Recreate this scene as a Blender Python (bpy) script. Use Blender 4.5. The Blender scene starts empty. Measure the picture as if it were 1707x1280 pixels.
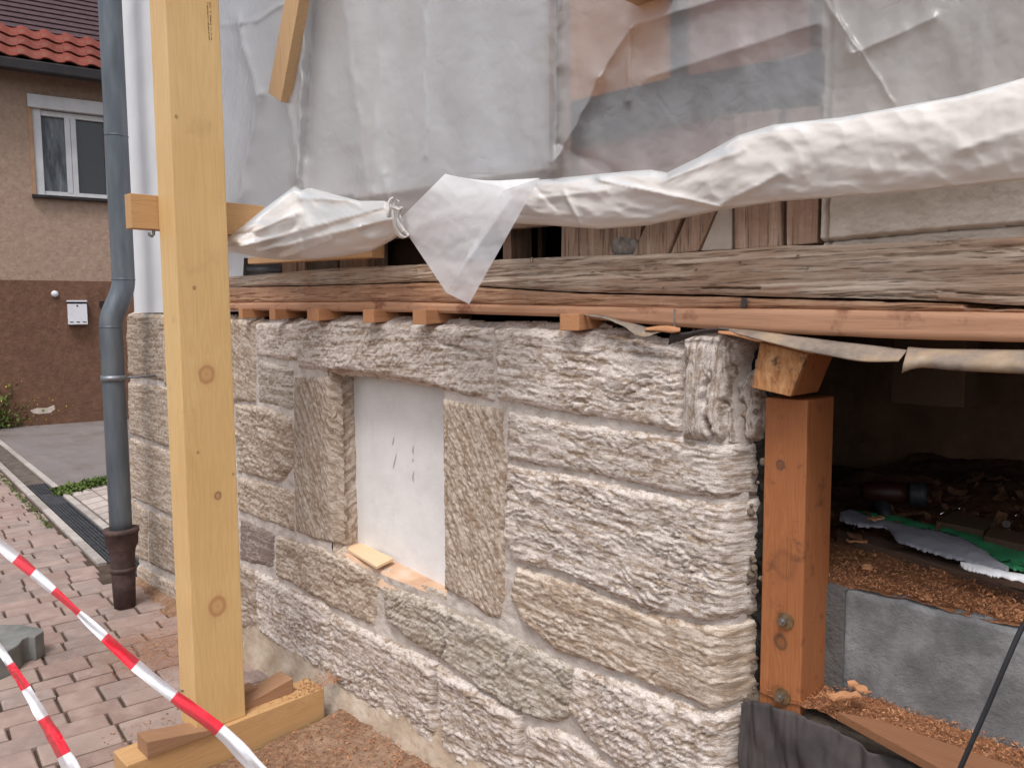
import bpy, bmesh, math, random
import numpy as np
from mathutils import Vector, Matrix
random.seed(7)
rng = np.random.RandomState(11)

# ------------------------------------------------------------------ camera
FPX = 1330.0
AZ = math.radians(44.4); PITCH = math.radians(5.0); ROLL = math.radians(-0.4)
CAM = np.array([0.0, -1.593, 1.5])
Fh = np.array([-math.cos(AZ), math.sin(AZ), 0.0]); Rh = np.array([math.sin(AZ), math.cos(AZ), 0.0])
Zv = np.array([0, 0, 1.0])
Fv = math.cos(PITCH)*Fh - math.sin(PITCH)*Zv
Uv = math.sin(PITCH)*Fh + math.cos(PITCH)*Zv
Rr = Rh*math.cos(ROLL) + Uv*math.sin(ROLL)
Ur = Uv*math.cos(ROLL) - Rh*math.sin(ROLL)
scn = bpy.context.scene
col = scn.collection
cam_d = bpy.data.cameras.new('camera')
cam_d.sensor_width = 36.0; cam_d.sensor_fit = 'HORIZONTAL'
cam_d.lens = FPX/1707*36.0; cam_d.clip_start = 0.02; cam_d.clip_end = 400
cam = bpy.data.objects.new('camera', cam_d); col.objects.link(cam)
m = Matrix.Identity(4)
for i in range(3):
    m[i][0] = Rr[i]; m[i][1] = Ur[i]; m[i][2] = -Fv[i]; m[i][3] = CAM[i]
cam.matrix_world = m
scn.camera = cam
# ------------------------------------------------------------------ light
SUN_EL, SUN_AZ = math.radians(62), math.radians(145)    # compass-like azimuth in the scene: from the street side
world = bpy.data.worlds.new('World'); scn.world = world; world.use_nodes = True
wn = world.node_tree; wn.nodes.clear()
sky = wn.nodes.new('ShaderNodeTexSky'); sky.sky_type = 'NISHITA'; sky.sun_disc = False
sky.sun_elevation = SUN_EL; sky.sun_rotation = SUN_AZ
sky.air_density = 1.2; sky.dust_density = 3.0
hs = wn.nodes.new('ShaderNodeHueSaturation'); hs.inputs['Saturation'].default_value = 0.30
bg = wn.nodes.new('ShaderNodeBackground'); bg.inputs['Strength'].default_value = 0.14
wo = wn.nodes.new('ShaderNodeOutputWorld')
wn.links.new(sky.outputs[0], hs.inputs['Color']); wn.links.new(hs.outputs[0], bg.inputs[0]); wn.links.new(bg.outputs[0], wo.inputs[0])
sun_d = bpy.data.lights.new('sun', 'SUN'); sun_d.energy = 1.5; sun_d.angle = math.radians(18); sun_d.color = (1.0, 0.965, 0.93)
sun = bpy.data.objects.new('sun', sun_d); col.objects.link(sun)
# direction TO the sun: azimuth measured from +Y clockwise
ds = Vector((math.sin(SUN_AZ)*math.cos(SUN_EL), math.cos(SUN_AZ)*math.cos(SUN_EL), math.sin(SUN_EL)))
sun.rotation_euler = ds.to_track_quat('Z', 'Y').to_euler()
scn.view_settings.view_transform = 'Standard'; scn.view_settings.look = 'None'
scn.view_settings.exposure = 0.46; scn.view_settings.gamma = 1.0
scn.view_settings.use_curve_mapping = False
scn.render.engine = 'CYCLES'
scn.cycles.max_bounces = 10; scn.cycles.transparent_max_bounces = 24; scn.cycles.transmission_bounces = 8
scn.cycles.use_denoising = True

# ------------------------------------------------------------------ projection helpers (photo pixel -> point on a real plane)
def ray(px, py):
    return Fv + (px-853.5)/FPX*Rr - (py-640.0)/FPX*Ur
def PY(px, py, y=0.0):
    d = ray(px, py); return CAM + d*((y-CAM[1])/d[1])
def PX(px, py, x):
    d = ray(px, py); return CAM + d*((x-CAM[0])/d[0])
def PZ(px, py, z=0.0):
    d = ray(px, py); return CAM + d*((z-CAM[2])/d[2])
def PP(px, py, p, n):
    d = ray(px, py); return CAM + d*(np.dot(np.array(p)-CAM, n)/np.dot(d, n))
def proj(p):
    v = np.asarray(p)-CAM; z = v@Fv
    return 853.5+FPX*(v@Rr)/z, 640-FPX*(v@Ur)/z, z

# ------------------------------------------------------------------ noise
def _h(ix, iy, s):
    n = (ix*374761393 + iy*668265263 + s*1442695041) & 0xffffffff
    n = ((n ^ (n >> 13))*1274126177) & 0xffffffff
    return ((n ^ (n >> 16)) & 0xffff)/65535.0*2*math.pi
def pn(x, y, s=0):
    x = np.asarray(x, float); y = np.asarray(y, float)
    x0 = np.floor(x).astype(np.int64); y0 = np.floor(y).astype(np.int64)
    fx = x-x0; fy = y-y0
    u = fx*fx*fx*(fx*(fx*6-15)+10); v = fy*fy*fy*(fy*(fy*6-15)+10)
    def g(ix, iy, dx, dy):
        a = _h(ix, iy, s); return np.cos(a)*dx+np.sin(a)*dy
    a = g(x0, y0, fx, fy); b = g(x0+1, y0, fx-1, fy); c = g(x0, y0+1, fx, fy-1); d = g(x0+1, y0+1, fx-1, fy-1)
    return (a+(b-a)*u + ((c+(d-c)*u)-(a+(b-a)*u))*v)*1.4
def fbm(x, y, o=4, s=0):
    r = 0; a = 1.0; t = 0
    for i in range(o):
        r = r+a*pn(np.asarray(x)*2**i+i*17.3, np.asarray(y)*2**i-i*9.1, s+i); t += a; a *= 0.5
    return r/t
def sstep(a, b, x):
    t = np.clip((x-a)/(b-a), 0, 1); return t*t*(3-2*t)

# ------------------------------------------------------------------ object helpers
WL = {}
def tag(o, label=None, cat=None, group=None, kind=None):
    if label: o['label'] = label
    if cat: o['category'] = cat
    if group: o['group'] = group
    if kind: o['kind'] = kind
    return o
def T(name, label, cat, loc, group=None, kind=None):
    o = bpy.data.objects.new(name, None); col.objects.link(o)
    o.location = tuple(float(a) for a in loc); o.empty_display_size = 0.1
    WL[o] = np.array(loc, float)
    return tag(o, label, cat, group, kind)
def M(name, verts, faces, mat, parent=None, smooth=False, uv=None, matidx=None, loc=None):
    v = np.asarray(verts, float)
    if parent is not None: org = WL[parent]
    elif loc is not None: org = np.array(loc, float)
    else: org = np.array([v[:, 0].mean(), v[:, 1].mean(), v[:, 2].min()])
    me = bpy.data.meshes.new(name)
    v2 = v-org
    if isinstance(faces, np.ndarray):
        nf, k = faces.shape
        me.vertices.add(len(v2)); me.vertices.foreach_set('co', v2.ravel())
        me.loops.add(nf*k); me.loops.foreach_set('vertex_index', faces.ravel().astype(np.int32))
        me.polygons.add(nf); me.polygons.foreach_set('loop_start', np.arange(0, nf*k, k, dtype=np.int32))
        me.update(calc_edges=True); me.validate()
    else:
        me.from_pydata(v2.tolist(), [], [list(f) for f in faces]); me.update()
    if uv is not None:
        ul = me.uv_layers.new(name='UVMap')
        li = np.zeros(len(me.loops), dtype=np.int32); me.loops.foreach_get('vertex_index', li)
        ul.data.foreach_set('uv', np.asarray(uv, np.float32)[li].ravel())
    for mm in (mat if isinstance(mat, (list, tuple)) else [mat]): me.materials.append(getattr(mm, "m", mm))
    if matidx is not None: me.polygons.foreach_set('material_index', np.asarray(matidx, np.int32))
    if smooth: me.polygons.foreach_set('use_smooth', np.ones(len(me.polygons), dtype=bool))
    o = bpy.data.objects.new(name, me); col.objects.link(o)
    if parent is not None: o.parent = parent
    else: o.location = tuple(org)
    WL[o] = org
    return o
def bev(o, w=0.003, seg=2):
    bm = bmesh.new(); bm.from_mesh(o.data)
    bmesh.ops.recalc_face_normals(bm, faces=bm.faces)
    bmesh.ops.bevel(bm, geom=list(bm.edges), offset=w, segments=seg, affect='EDGES', profile=0.6, clamp_overlap=True)
    bm.to_mesh(o.data); bm.free(); return o
def recalc(o):
    bm = bmesh.new(); bm.from_mesh(o.data); bmesh.ops.recalc_face_normals(bm, faces=bm.faces); bm.to_mesh(o.data); bm.free(); return o
HEXF = [(0, 3, 2, 1), (4, 5, 6, 7), (0, 1, 5, 4), (1, 2, 6, 5), (2, 3, 7, 6), (3, 0, 4, 7)]
def hexa(name, p8, mat, parent=None, b=0.003, **k):
    o = M(name, p8, HEXF, mat, parent, **k)
    if b: bev(o, b)
    return o
def box(name, x0, x1, y0, y1, z0, z1, mat, parent=None, b=0.003, **k):
    return hexa(name, [(x0, y0, z0), (x1, y0, z0), (x1, y1, z0), (x0, y1, z0), (x0, y0, z1), (x1, y0, z1), (x1, y1, z1), (x0, y1, z1)], mat, parent, b, **k)
def extr(name, poly, dvec, mat, parent=None, b=0.002, **k):
    """closed 3-D polygon pushed back along a vector"""
    n = len(poly); a = np.array(poly, float); v = np.vstack([a, a+np.array(dvec, float)])
    f = [tuple(range(n)), tuple(range(2*n-1, n-1, -1))]+[((i+1) % n, i, n+i, n+(i+1) % n) for i in range(n)]
    o = M(name, v, f, mat, parent, **k); recalc(o)
    if b: bev(o, b)
    return o
def gridf(nu, nv):
    i, j = np.meshgrid(np.arange(nu-1), np.arange(nv-1), indexing='ij')
    a = (i*nv+j).ravel(); return np.stack([a, a+nv, a+nv+1, a+1], 1)
def tube(name, pts, r, mat, parent=None, n=16, smooth=True, **k):
    pts = [np.array(p, float) for p in pts]; vs = []; N = len(pts)
    rs = r if hasattr(r, '__len__') else [r]*N
    up0 = None
    for i, p in enumerate(pts):
        t = pts[min(i+1, N-1)]-pts[max(i-1, 0)]; t /= np.linalg.norm(t)
        if up0 is None:
            up0 = np.cross(t, [0.3, 0.9, 0.1]); up0 /= np.linalg.norm(up0)
        a = up0-t*np.dot(up0, t); a /= np.linalg.norm(a); up0 = a; bb = np.cross(t, a)
        for q in range(n):
            an = 2*math.pi*q/n; vs.append(p+rs[i]*(math.cos(an)*a+math.sin(an)*bb))
    f = []
    for i in range(N-1):
        for q in range(n): f.append((i*n+q, i*n+(q+1) % n, (i+1)*n+(q+1) % n, (i+1)*n+q))
    f.append(tuple(range(n-1, -1, -1))); f.append(tuple((N-1)*n+q for q in range(n)))
    return M(name, vs, f, mat, parent, smooth=smooth, **k)
def curve(pts, n, by=0):
    """dense resample of a polyline (Catmull-Rom) -> (n,2)"""
    p = np.array(pts, float); t = np.linspace(0, len(p)-1, n); out = []
    for a in t:
        i = min(int(a), len(p)-2); f = a-i
        p0 = p[max(i-1, 0)]; p1 = p[i]; p2 = p[i+1]; p3 = p[min(i+2, len(p)-1)]
        out.append(0.5*((2*p1)+(-p0+p2)*f+(2*p0-5*p1+4*p2-p3)*f*f+(-p0+3*p1-3*p2+p3)*f**3))
    return np.array(out)
def lin(pts, x):
    p = np.array(pts, float); return np.interp(x, p[:, 0], p[:, 1])

# ------------------------------------------------------------------ materials
class NT:
    def __init__(s, name):
        s.m = bpy.data.materials.new(name); s.m.use_nodes = True; s.t = s.m.node_tree; s.t.nodes.clear()
        s.out = s.n('ShaderNodeOutputMaterial')
    def n(s, typ, **k):
        nd = s.t.nodes.new(typ)
        for a, b in k.items(): setattr(nd, a, b)
        return nd
    def l(s, a, b): s.t.links.new(a, b)
    def set(s, nd, **k):
        for a, b in k.items(): nd.inputs[a].default_value = b
        return nd
    def mapping(s, src, scale=(1, 1, 1), loc=(0, 0, 0), rot=(0, 0, 0)):
        mp = s.n('ShaderNodeMapping'); mp.inputs['Scale'].default_value = scale; mp.inputs['Location'].default_value = loc; mp.inputs['Rotation'].default_value = rot
        s.l(src, mp.inputs['Vector']); return mp.outputs[0]
    def noise(s, vec, scale, detail=6, rough=0.55, dist=0.0, dim='3D'):
        nd = s.n('ShaderNodeTexNoise', noise_dimensions=dim); nd.inputs['Scale'].default_value = scale; nd.inputs['Detail'].default_value = detail
        nd.inputs['Roughness'].default_value = rough; nd.inputs['Distortion'].default_value = dist
        s.l(vec, nd.inputs['Vector']); return nd.outputs[0]
    def ramp(s, fac, stops, interp='LINEAR'):
        r = s.n('ShaderNodeValToRGB'); cr = r.color_ramp; cr.interpolation = interp
        while len(cr.elements) > 1: cr.elements.remove(cr.elements[-1])
        cr.elements[0].position = stops[0][0]; cr.elements[0].color = (*stops[0][1], 1)
        for p, c in stops[1:]:
            e = cr.elements.new(p); e.color = (*c, 1)
        s.l(fac, r.inputs[0]); return r.outputs[0]
    def mix(s, fac, a, b, mode='MIX'):
        mx = s.n('ShaderNodeMix', data_type='RGBA', blend_type=mode)
        for sock, v in ((mx.inputs[0], fac), (mx.inputs[6], a), (mx.inputs[7], b)):
            if hasattr(v, 'is_linked') or hasattr(v, 'links'): s.l(v, sock)
            elif isinstance(v, (int, float)): sock.default_value = v
            else: sock.default_value = (*v, 1)
        return mx.outputs[2]
    def math(s, op, a, b=0.0):
        nd = s.n('ShaderNodeMath', operation=op)
        for i, v in enumerate((a, b)):
            if hasattr(v, 'links'): s.l(v, nd.inputs[i])
            else: nd.inputs[i].default_value = v
        return nd.outputs[0]
    def bsdf(s, color, rough=0.7, bump=None, bstr=0.3, bdist=0.01, spec=0.3, metal=0.0):
        b = s.n('ShaderNodeBsdfPrincipled')
        if hasattr(color, 'links'): s.l(color, b.inputs['Base Color'])
        else: b.inputs['Base Color'].default_value = (*color, 1)
        if hasattr(rough, 'links'): s.l(rough, b.inputs['Roughness'])
        else: b.inputs['Roughness'].default_value = rough
        b.inputs['Specular IOR Level'].default_value = spec; b.inputs['Metallic'].default_value = metal
        if bump is not None:
            bp = s.n('ShaderNodeBump'); bp.inputs['Strength'].default_value = bstr; bp.inputs['Distance'].default_value = bdist
            s.l(bump, bp.inputs['Height']); s.l(bp.outputs[0], b.inputs['Normal'])
        s.l(b.outputs[0], s.out.inputs[0]); return b
    def obj(s): return s.n('ShaderNodeTexCoord').outputs['Object']
    def uv(s): return s.n('ShaderNodeTexCoord').outputs['UV']
    def rand(s): return s.n('ShaderNodeObjectInfo').outputs['Random']

def wood_mat(name, c_light, c_mid, c_dark, axis='z', scale=1.0, rough=0.6, knots=(), bstr=0.25, grain=1.0, stain=None, spec=0.25):
    n = NT(name); P = n.obj()
    al = {'x': 0, 'y': 1, 'z': 2}[axis]
    # randomise by object
    rv = n.n('ShaderNodeCombineXYZ'); rm = n.math('MULTIPLY', n.rand(), 7.0); n.l(rm, rv.inputs[0]); n.l(rm, rv.inputs[1]); n.l(rm, rv.inputs[2])
    add = n.n('ShaderNodeVectorMath', operation='ADD'); n.l(P, add.inputs[0]); n.l(rv.outputs[0], add.inputs[1])
    V = add.outputs[0]
    sc = [9*scale]*3; sc[al] = 0.55*scale
    warp = n.noise(n.mapping(V, tuple(s_*0.5 for s_ in sc)), 1.0, 3)
    g1 = n.noise(n.mapping(V, tuple(sc)), 2.2, 5, 0.6, 1.2)
    wv = n.math('ADD', n.math('MULTIPLY', g1, 9.0), warp)
    for (kx, ky, kz, kr, kc) in knots:
        if kr < 0.01: continue
        sb = n.n('ShaderNodeVectorMath', operation='SUBTRACT'); n.l(P, sb.inputs[0]); sb.inputs[1].default_value = (kx, ky, kz)
        scv = [1.0, 1.0, 1.0]; scv[al] = 0.30
        ml = n.n('ShaderNodeVectorMath', operation='MULTIPLY'); n.l(sb.outputs[0], ml.inputs[0]); ml.inputs[1].default_value = scv
        le = n.n('ShaderNodeVectorMath', operation='LENGTH'); n.l(ml.outputs[0], le.inputs[0])
        wv = n.math('ADD', wv, n.math('DIVIDE', 2.2*kr, n.math('ADD', le.outputs['Value'], kr*0.5)))
    rings = n.math('FRACT', wv)
    ringc = n.math('ABSOLUTE', n.math('SUBTRACT', rings, 0.5))
    sf = [220*scale]*3; sf[al] = 5*scale
    fine = n.noise(n.mapping(V, tuple(sf)), 1.0, 3, 0.6)
    big = n.noise(V, 2.3, 3)
    c = n.mix(n.math('MULTIPLY', ringc, 1.2*grain), c_light, c_mid)
    c = n.mix(n.ramp(fine, [(0.35, (0, 0, 0)), (0.75, (0.45*grain,)*3)]), c, c_mid)
    c = n.mix(n.ramp(big, [(0.4, (0, 0, 0)), (0.7, (0.5, 0.5, 0.5))]), c, c_mid)
    for (kx, ky, kz, kr, kc) in knots:
        sb = n.n('ShaderNodeVectorMath', operation='SUBTRACT'); n.l(P, sb.inputs[0]); sb.inputs[1].default_value = (kx, ky, kz)
        scv = [1.0, 1.0, 1.0]; scv[al] = 0.85
        ml = n.n('ShaderNodeVectorMath', operation='MULTIPLY'); n.l(sb.outputs[0], ml.inputs[0]); ml.inputs[1].default_value = scv
        le = n.n('ShaderNodeVectorMath', operation='LENGTH'); n.l(ml.outputs[0], le.inputs[0])
        dd = n.math('ADD', n.math('DIVIDE', le.outputs['Value'], kr), n.math('MULTIPLY', n.math('SUBTRACT', n.noise(P, 0.6/kr, 3), 0.5), 0.5))
        c = n.mix(n.ramp(dd, [(0.0, (0.95,)*3), (0.8, (0.75,)*3), (0.93, (1, 1, 1)), (1.0, (0.25,)*3)]) if False else n.ramp(n.math('MULTIPLY', dd, 0.5), [(0.0, (0.6,)*3), (0.15, (0.35,)*3), (0.30, (0.55,)*3), (0.40, (0.85,)*3), (0.5, (0.5,)*3), (0.56, (0.12,)*3), (0.9, (0, 0, 0))]), c, kc)
    if stain:
        st = n.noise(V, stain[0], 5, 0.65)
        c = n.mix(n.ramp(st, [(stain[1], (0, 0, 0)), (stain[2], (1, 1, 1))]), c, stain[3])
    c = n.mix(n.ramp(fine, [(0.30, (0.5*grain,)*3), (0.42, (0, 0, 0))]), c, c_dark)
    h = n.math('ADD', fine, n.math('MULTIPLY', ringc, 0.4))
    n.bsdf(c, rough, h, bstr, 0.002, spec)
    return n.m

def plain_noise_mat(name, stops, scale=8, rough=0.85, bscale=60, bstr=0.4, bdist=0.004, detail=8, stretch=(1, 1, 1), rnd=0.0, spec=0.25, metal=0.0, uv=False):
    n = NT(name); P = n.uv() if uv else n.obj(); P = n.mapping(P, stretch)
    a = n.noise(P, scale, detail, 0.62)
    if rnd: a = n.math('ADD', a, n.math('MULTIPLY', n.math('SUBTRACT', n.rand(), 0.5), rnd))
    c = n.ramp(a, stops); hb = n.noise(P, bscale, 6, 0.65)
    n.bsdf(c, rough, hb, bstr, bdist, spec, metal); return n.m

def stone_mat(name, base, pale, dark, spot, limeamt=0.5):
    n = NT(name); U = n.uv()
    rv = n.n('ShaderNodeCombineXYZ'); rm = n.math('MULTIPLY', n.rand(), 9.0); n.l(rm, rv.inputs[0]); n.l(rm, rv.inputs[1])
    big = n.noise(n.mapping(U, (4, 8, 1)), 1.3, 6, 0.68, 0.8)
    bed = n.noise(n.mapping(U, (6, 60, 1)), 1.0, 8, 0.70, 0.5)
    med = n.noise(n.mapping(U, (40, 75, 1)), 1.0, 6, 0.7, 0.6)
    fine = n.noise(n.mapping(U, (260, 360, 1)), 1.0, 4, 0.7)
    c = n.mix(n.ramp(big, [(0.38, (0, 0, 0)), (0.60, (1, 1, 1))]), base, spot)
    lime = n.math('ADD', n.math('MULTIPLY', bed, 0.55), n.math('MULTIPLY', med, 0.45))
    c = n.mix(n.ramp(lime, [(0.52-limeamt*0.1, (0, 0, 0)), (0.60-limeamt*0.085, (1, 1, 1))]), c, pale)
    c = n.mix(n.ramp(n.noise(n.mapping(U, (26, 80, 1)), 1.0, 8, 0.75, 1.2), [(0.35, (0.8,)*3), (0.45, (0, 0, 0))]), c, dark)
    c = n.mix(n.ramp(fine, [(0.38, (0.5,)*3), (0.5, (0, 0, 0))]), c, dark)
    hsv = n.n('ShaderNodeHueSaturation'); n.l(c, hsv.inputs['Color'])
    n.l(n.math('ADD', n.math('MULTIPLY', n.rand(), 0.22), 0.89), hsv.inputs['Value'])
    h = n.math('ADD', n.math('MULTIPLY', bed, 0.6), n.math('ADD', n.math('MULTIPLY', med, 0.7), n.math('MULTIPLY', fine, 0.25)))
    n.bsdf(hsv.outputs[0], 0.92, h, 0.6, 0.006, 0.15); return n.m

MS_light = stone_mat('limed_sandstone', (0.375, 0.295, 0.235), (0.68, 0.605, 0.56), (0.15, 0.108, 0.08), (0.31, 0.225, 0.16), 0.85)
MS_tan = stone_mat('tan_sandstone', (0.355, 0.27, 0.205), (0.59, 0.505, 0.43), (0.165, 0.118, 0.088), (0.30, 0.215, 0.15), 0.6)
MS_grey = stone_mat('grey_green_sandstone', (0.345, 0.29, 0.235), (0.59, 0.53, 0.475), (0.16, 0.128, 0.10), (0.285, 0.23, 0.17), 0.65)
MS_dark = stone_mat('dark_sandstone', (0.25, 0.19, 0.16), (0.45, 0.38, 0.35), (0.12, 0.09, 0.08), (0.22, 0.17, 0.15), 0.3)
M_mortar = plain_noise_mat('lime_mortar', [(0.3, (0.38, 0.32, 0.28)), (0.45, (0.50, 0.44, 0.40)), (0.58, (0.58, 0.52, 0.48)), (0.75, (0.62, 0.57, 0.53))], 22, 0.95, 150, 0.9, 0.004)
M_plinth = plain_noise_mat('sandy_plinth', [(0.3, (0.26, 0.19, 0.135)), (0.5, (0.40, 0.315, 0.24)), (0.72, (0.54, 0.47, 0.40))], 6, 0.95, 90, 0.6, 0.005)
M_sill = plain_noise_mat('orange_sill_mortar', [(0.3, (0.50, 0.30, 0.19)), (0.55, (0.62, 0.42, 0.29)), (0.75, (0.68, 0.52, 0.42))], 10, 0.95, 120, 0.3, 0.003)
M_white = plain_noise_mat('white_plaster', [(0.3, (0.76, 0.755, 0.77)), (0.6, (0.83, 0.825, 0.84)), (0.8, (0.86, 0.855, 0.86))], 5, 0.9, 45, 0.12, 0.003)
M_render = plain_noise_mat('white_render', [(0.3, (0.64, 0.65, 0.68)), (0.7, (0.76, 0.765, 0.79))], 3, 0.9, 60, 0.12, 0.003)
M_infill = plain_noise_mat('beige_plaster', [(0.3, (0.44, 0.37, 0.31)), (0.55, (0.55, 0.48, 0.42)), (0.8, (0.62, 0.55, 0.49))], 12, 0.95, 150, 0.5, 0.004)
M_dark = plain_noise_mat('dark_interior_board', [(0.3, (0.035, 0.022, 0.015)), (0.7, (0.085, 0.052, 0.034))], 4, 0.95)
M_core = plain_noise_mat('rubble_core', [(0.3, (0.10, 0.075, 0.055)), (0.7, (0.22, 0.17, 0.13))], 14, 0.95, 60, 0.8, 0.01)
M_black = plain_noise_mat('black_gap_rubble', [(0.3, (0.010, 0.009, 0.009)), (0.7, (0.05, 0.045, 0.038))], 22, 0.95, 60, 0.8, 0.01)  # near-black tone for the rubble in the gap

# ================================================================== GROUND
def sheet(name, pts, z, mat, label=None, kind='structure', n=1):
    v = [(p[0], p[1], z) for p in pts]; o = M(name, v, [tuple(range(len(v)))], mat); recalc(o); return tag(o, label, None, None, kind)
M_soil = plain_noise_mat('joint_soil', [(0.3, (0.045, 0.032, 0.023)), (0.6, (0.10, 0.068, 0.048)), (0.8, (0.16, 0.105, 0.075))], 9, 0.95, 80, 0.7, 0.006)
sheet('ground', [(-60, -60), (60, -60), (60, 60), (-60, 60)], -0.016, M_soil)

def brick_mat():
    n = NT('clay_paver'); P = n.obj(); r = n.rand()
    rv = n.n('ShaderNodeCombineXYZ'); rm = n.math('MULTIPLY', r, 31.0); n.l(rm, rv.inputs[0]); n.l(rm, rv.inputs[1])
    ad = n.n('ShaderNodeVectorMath', operation='ADD'); n.l(P, ad.inputs[0]); n.l(rv.outputs[0], ad.inputs[1]); V = ad.outputs[0]
    base = n.ramp(r, [(0, (0.26, 0.175, 0.15)), (0.3, (0.32, 0.225, 0.195)), (0.55, (0.235, 0.18, 0.16)), (0.8, (0.34, 0.25, 0.215)), (1, (0.265, 0.205, 0.185))])
    sp = n.noise(V, 70, 6, 0.75); c = n.mix(n.ramp(sp, [(0.35, (0.5,)*3), (0.5, (0, 0, 0)), (0.62, (0, 0, 0)), (0.8, (0.45,)*3)]), base, (0.30, 0.23, 0.20))
    wr = n.noise(V, 9, 5, 0.6); c = n.mix(n.ramp(wr, [(0.45, (0, 0, 0)), (0.75, (0.55,)*3)]), c, (0.48, 0.37, 0.32))
    dk = n.noise(V, 14, 5, 0.7); c = n.mix(n.ramp(dk, [(0.22, (0.6,)*3), (0.36, (0, 0, 0))]), c, (0.16, 0.125, 0.105))
    n.bsdf(c, 0.8, n.noise(V, 160, 5, 0.7), 0.35, 0.003, 0.3); return n.m
M_brick = brick_mat()
def paver_mesh(w, l, t=0.03, ch=0.006):
    vs = []
    for zz, ins in ((-t, 0), (-ch, 0), (0, ch)):
        for sx, sy in ((-1, -1), (1, -1), (1, 1), (-1, 1)):
            vs.append((sx*(w/2-ins), sy*(l/2-ins), zz))
    f = [(8, 9, 10, 11)]
    for k in (0, 4):
        for i in range(4):
            j = (i+1) % 4; f.append((k+i, k+j, k+4+j, k+4+i))
    me = bpy.data.meshes.new('paver'); me.from_pydata(vs, [], f); me.update(); me.materials.append(M_brick); return me
paving = T('brick_paving', 'pinkish clay brick paving in uneven courses beside the stone wall', None, (-4.5, -1.5, 0), kind='structure')
del paving['label']
meshes = {}
pav_rot = math.radians(-6.0)
cr, sr = math.cos(pav_rot), math.sin(pav_rot)
piv = np.array([-4.5, -0.5])
# drain line on the ground (left frame edge)
DL0 = PZ(0, 767)[:2]; DL1 = PZ(186, 940)[:2]
DR0 = PZ(0, 732)[:2]; DR1 = PZ(175, 883)[:2]
dd = DL1-DL0; dd /= np.linalg.norm(dd); dn = np.array([-dd[1], dd[0]])
if np.dot(DR1-DL1, dn) < 0: dn = -dn
DW = 0.5*(np.dot(DR1-DL1, dn)+np.dot(DR0-DL0, dn))
print('drain', DL0, DL1, DR0, DR1, DW)
rows = [0.115, 0.155, 0.115, 0.115, 0.155, 0.10]
x = -9.0; ri = 0; cand = []
rr = random.Random(5)
while x < 3.6:
    w = rows[ri % 6] if rr.random() < 0.75 else rr.choice(rows); ri += 1
    y = -5.5-rr.random()*0.3
    while y < 2.6:
        l = rr.choice([0.15, 0.19, 0.225, 0.265]); 
        cx, cy = x+w/2, y+l/2
        gx = piv[0]+cx*cr-cy*sr; gy = piv[1]+cx*sr+cy*cr
        cand.append((gx, gy, w-0.012, l-0.012)); y += l
    x += w
kept = 0; rest_v = []; rest_f = []
inn = []
def okb(p):
    s_ = np.dot(p-DL0, dn)
    if s_ > -0.07 and np.dot(p-DL1, dd) < 0.42: return False
    if p[1] > -0.01 and p[0] > -4.78: return False
    if p[0] > -5.0 and p[1] > 0.0: return False
    if p[0] > -2.55 and p[1] > -0.95: return False
    return True
for (gx, gy, w, l) in cand:
    ax_ = np.array([-sr, cr]); side = np.array([cr, sr])
    for k in range(8):
        if l < 0.05: break
        q = np.array([gx, gy])
        if all(okb(q+ax_*a_*l/2+side*b_*w/2) for a_ in (-1, 1) for b_ in (-0.8, 0.8)): break
        l -= 0.03; gx -= ax_[0]*0.015; gy -= ax_[1]*0.015
    else: continue
    if l < 0.05: continue
    pu, pv, z = proj((gx, gy, 0))
    vis = z > 0.3 and -40 < pu < 560 and 700 < pv < 1330
    inn.append((0 if vis else 1, z if z > 0 else 99, gx, gy, w, l))
inn.sort()
for (o_, z, gx, gy, w, l) in inn:
    zz = rr.uniform(-0.003, 0.003); rz = pav_rot+rr.uniform(-0.02, 0.02)
    if o_ == 0 and kept < 298:
        key = (round(w, 3), round(l, 3))
        if key not in meshes: meshes[key] = paver_mesh(w, l)
        o = bpy.data.objects.new('brick', meshes[key]); col.objects.link(o); o.parent = paving
        o.location = (gx-WL[paving][0], gy-WL[paving][1], zz)
        o.rotation_euler = (rr.uniform(-0.012, 0.012), rr.uniform(-0.012, 0.012), rz); kept += 1
    else:
        b0 = len(rest_v); c_, s_ = math.cos(rz), math.sin(rz)
        for z0, ins in ((-0.03, 0), (-0.006, 0), (0, 0.006)):
            for sx, sy in ((-1, -1), (1, -1), (1, 1), (-1, 1)):
                a, b = sx*(w/2-ins), sy*(l/2-ins); rest_v.append((gx+a*c_-b*s_, gy+a*s_+b*c_, z0+zz))
        rest_f.append((b0+8, b0+9, b0+10, b0+11))
        for k in (0, 4):
            for i in range(4):
                j = (i+1) % 4; rest_f.append((b0+k+i, b0+k+j, b0+k+4+j, b0+k+4+i))
print('bricks', kept, len(rest_f)//9)
if rest_f: tag(M('distant_bricks', rest_v, rest_f, M_brick, paving), kind='stuff')

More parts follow.
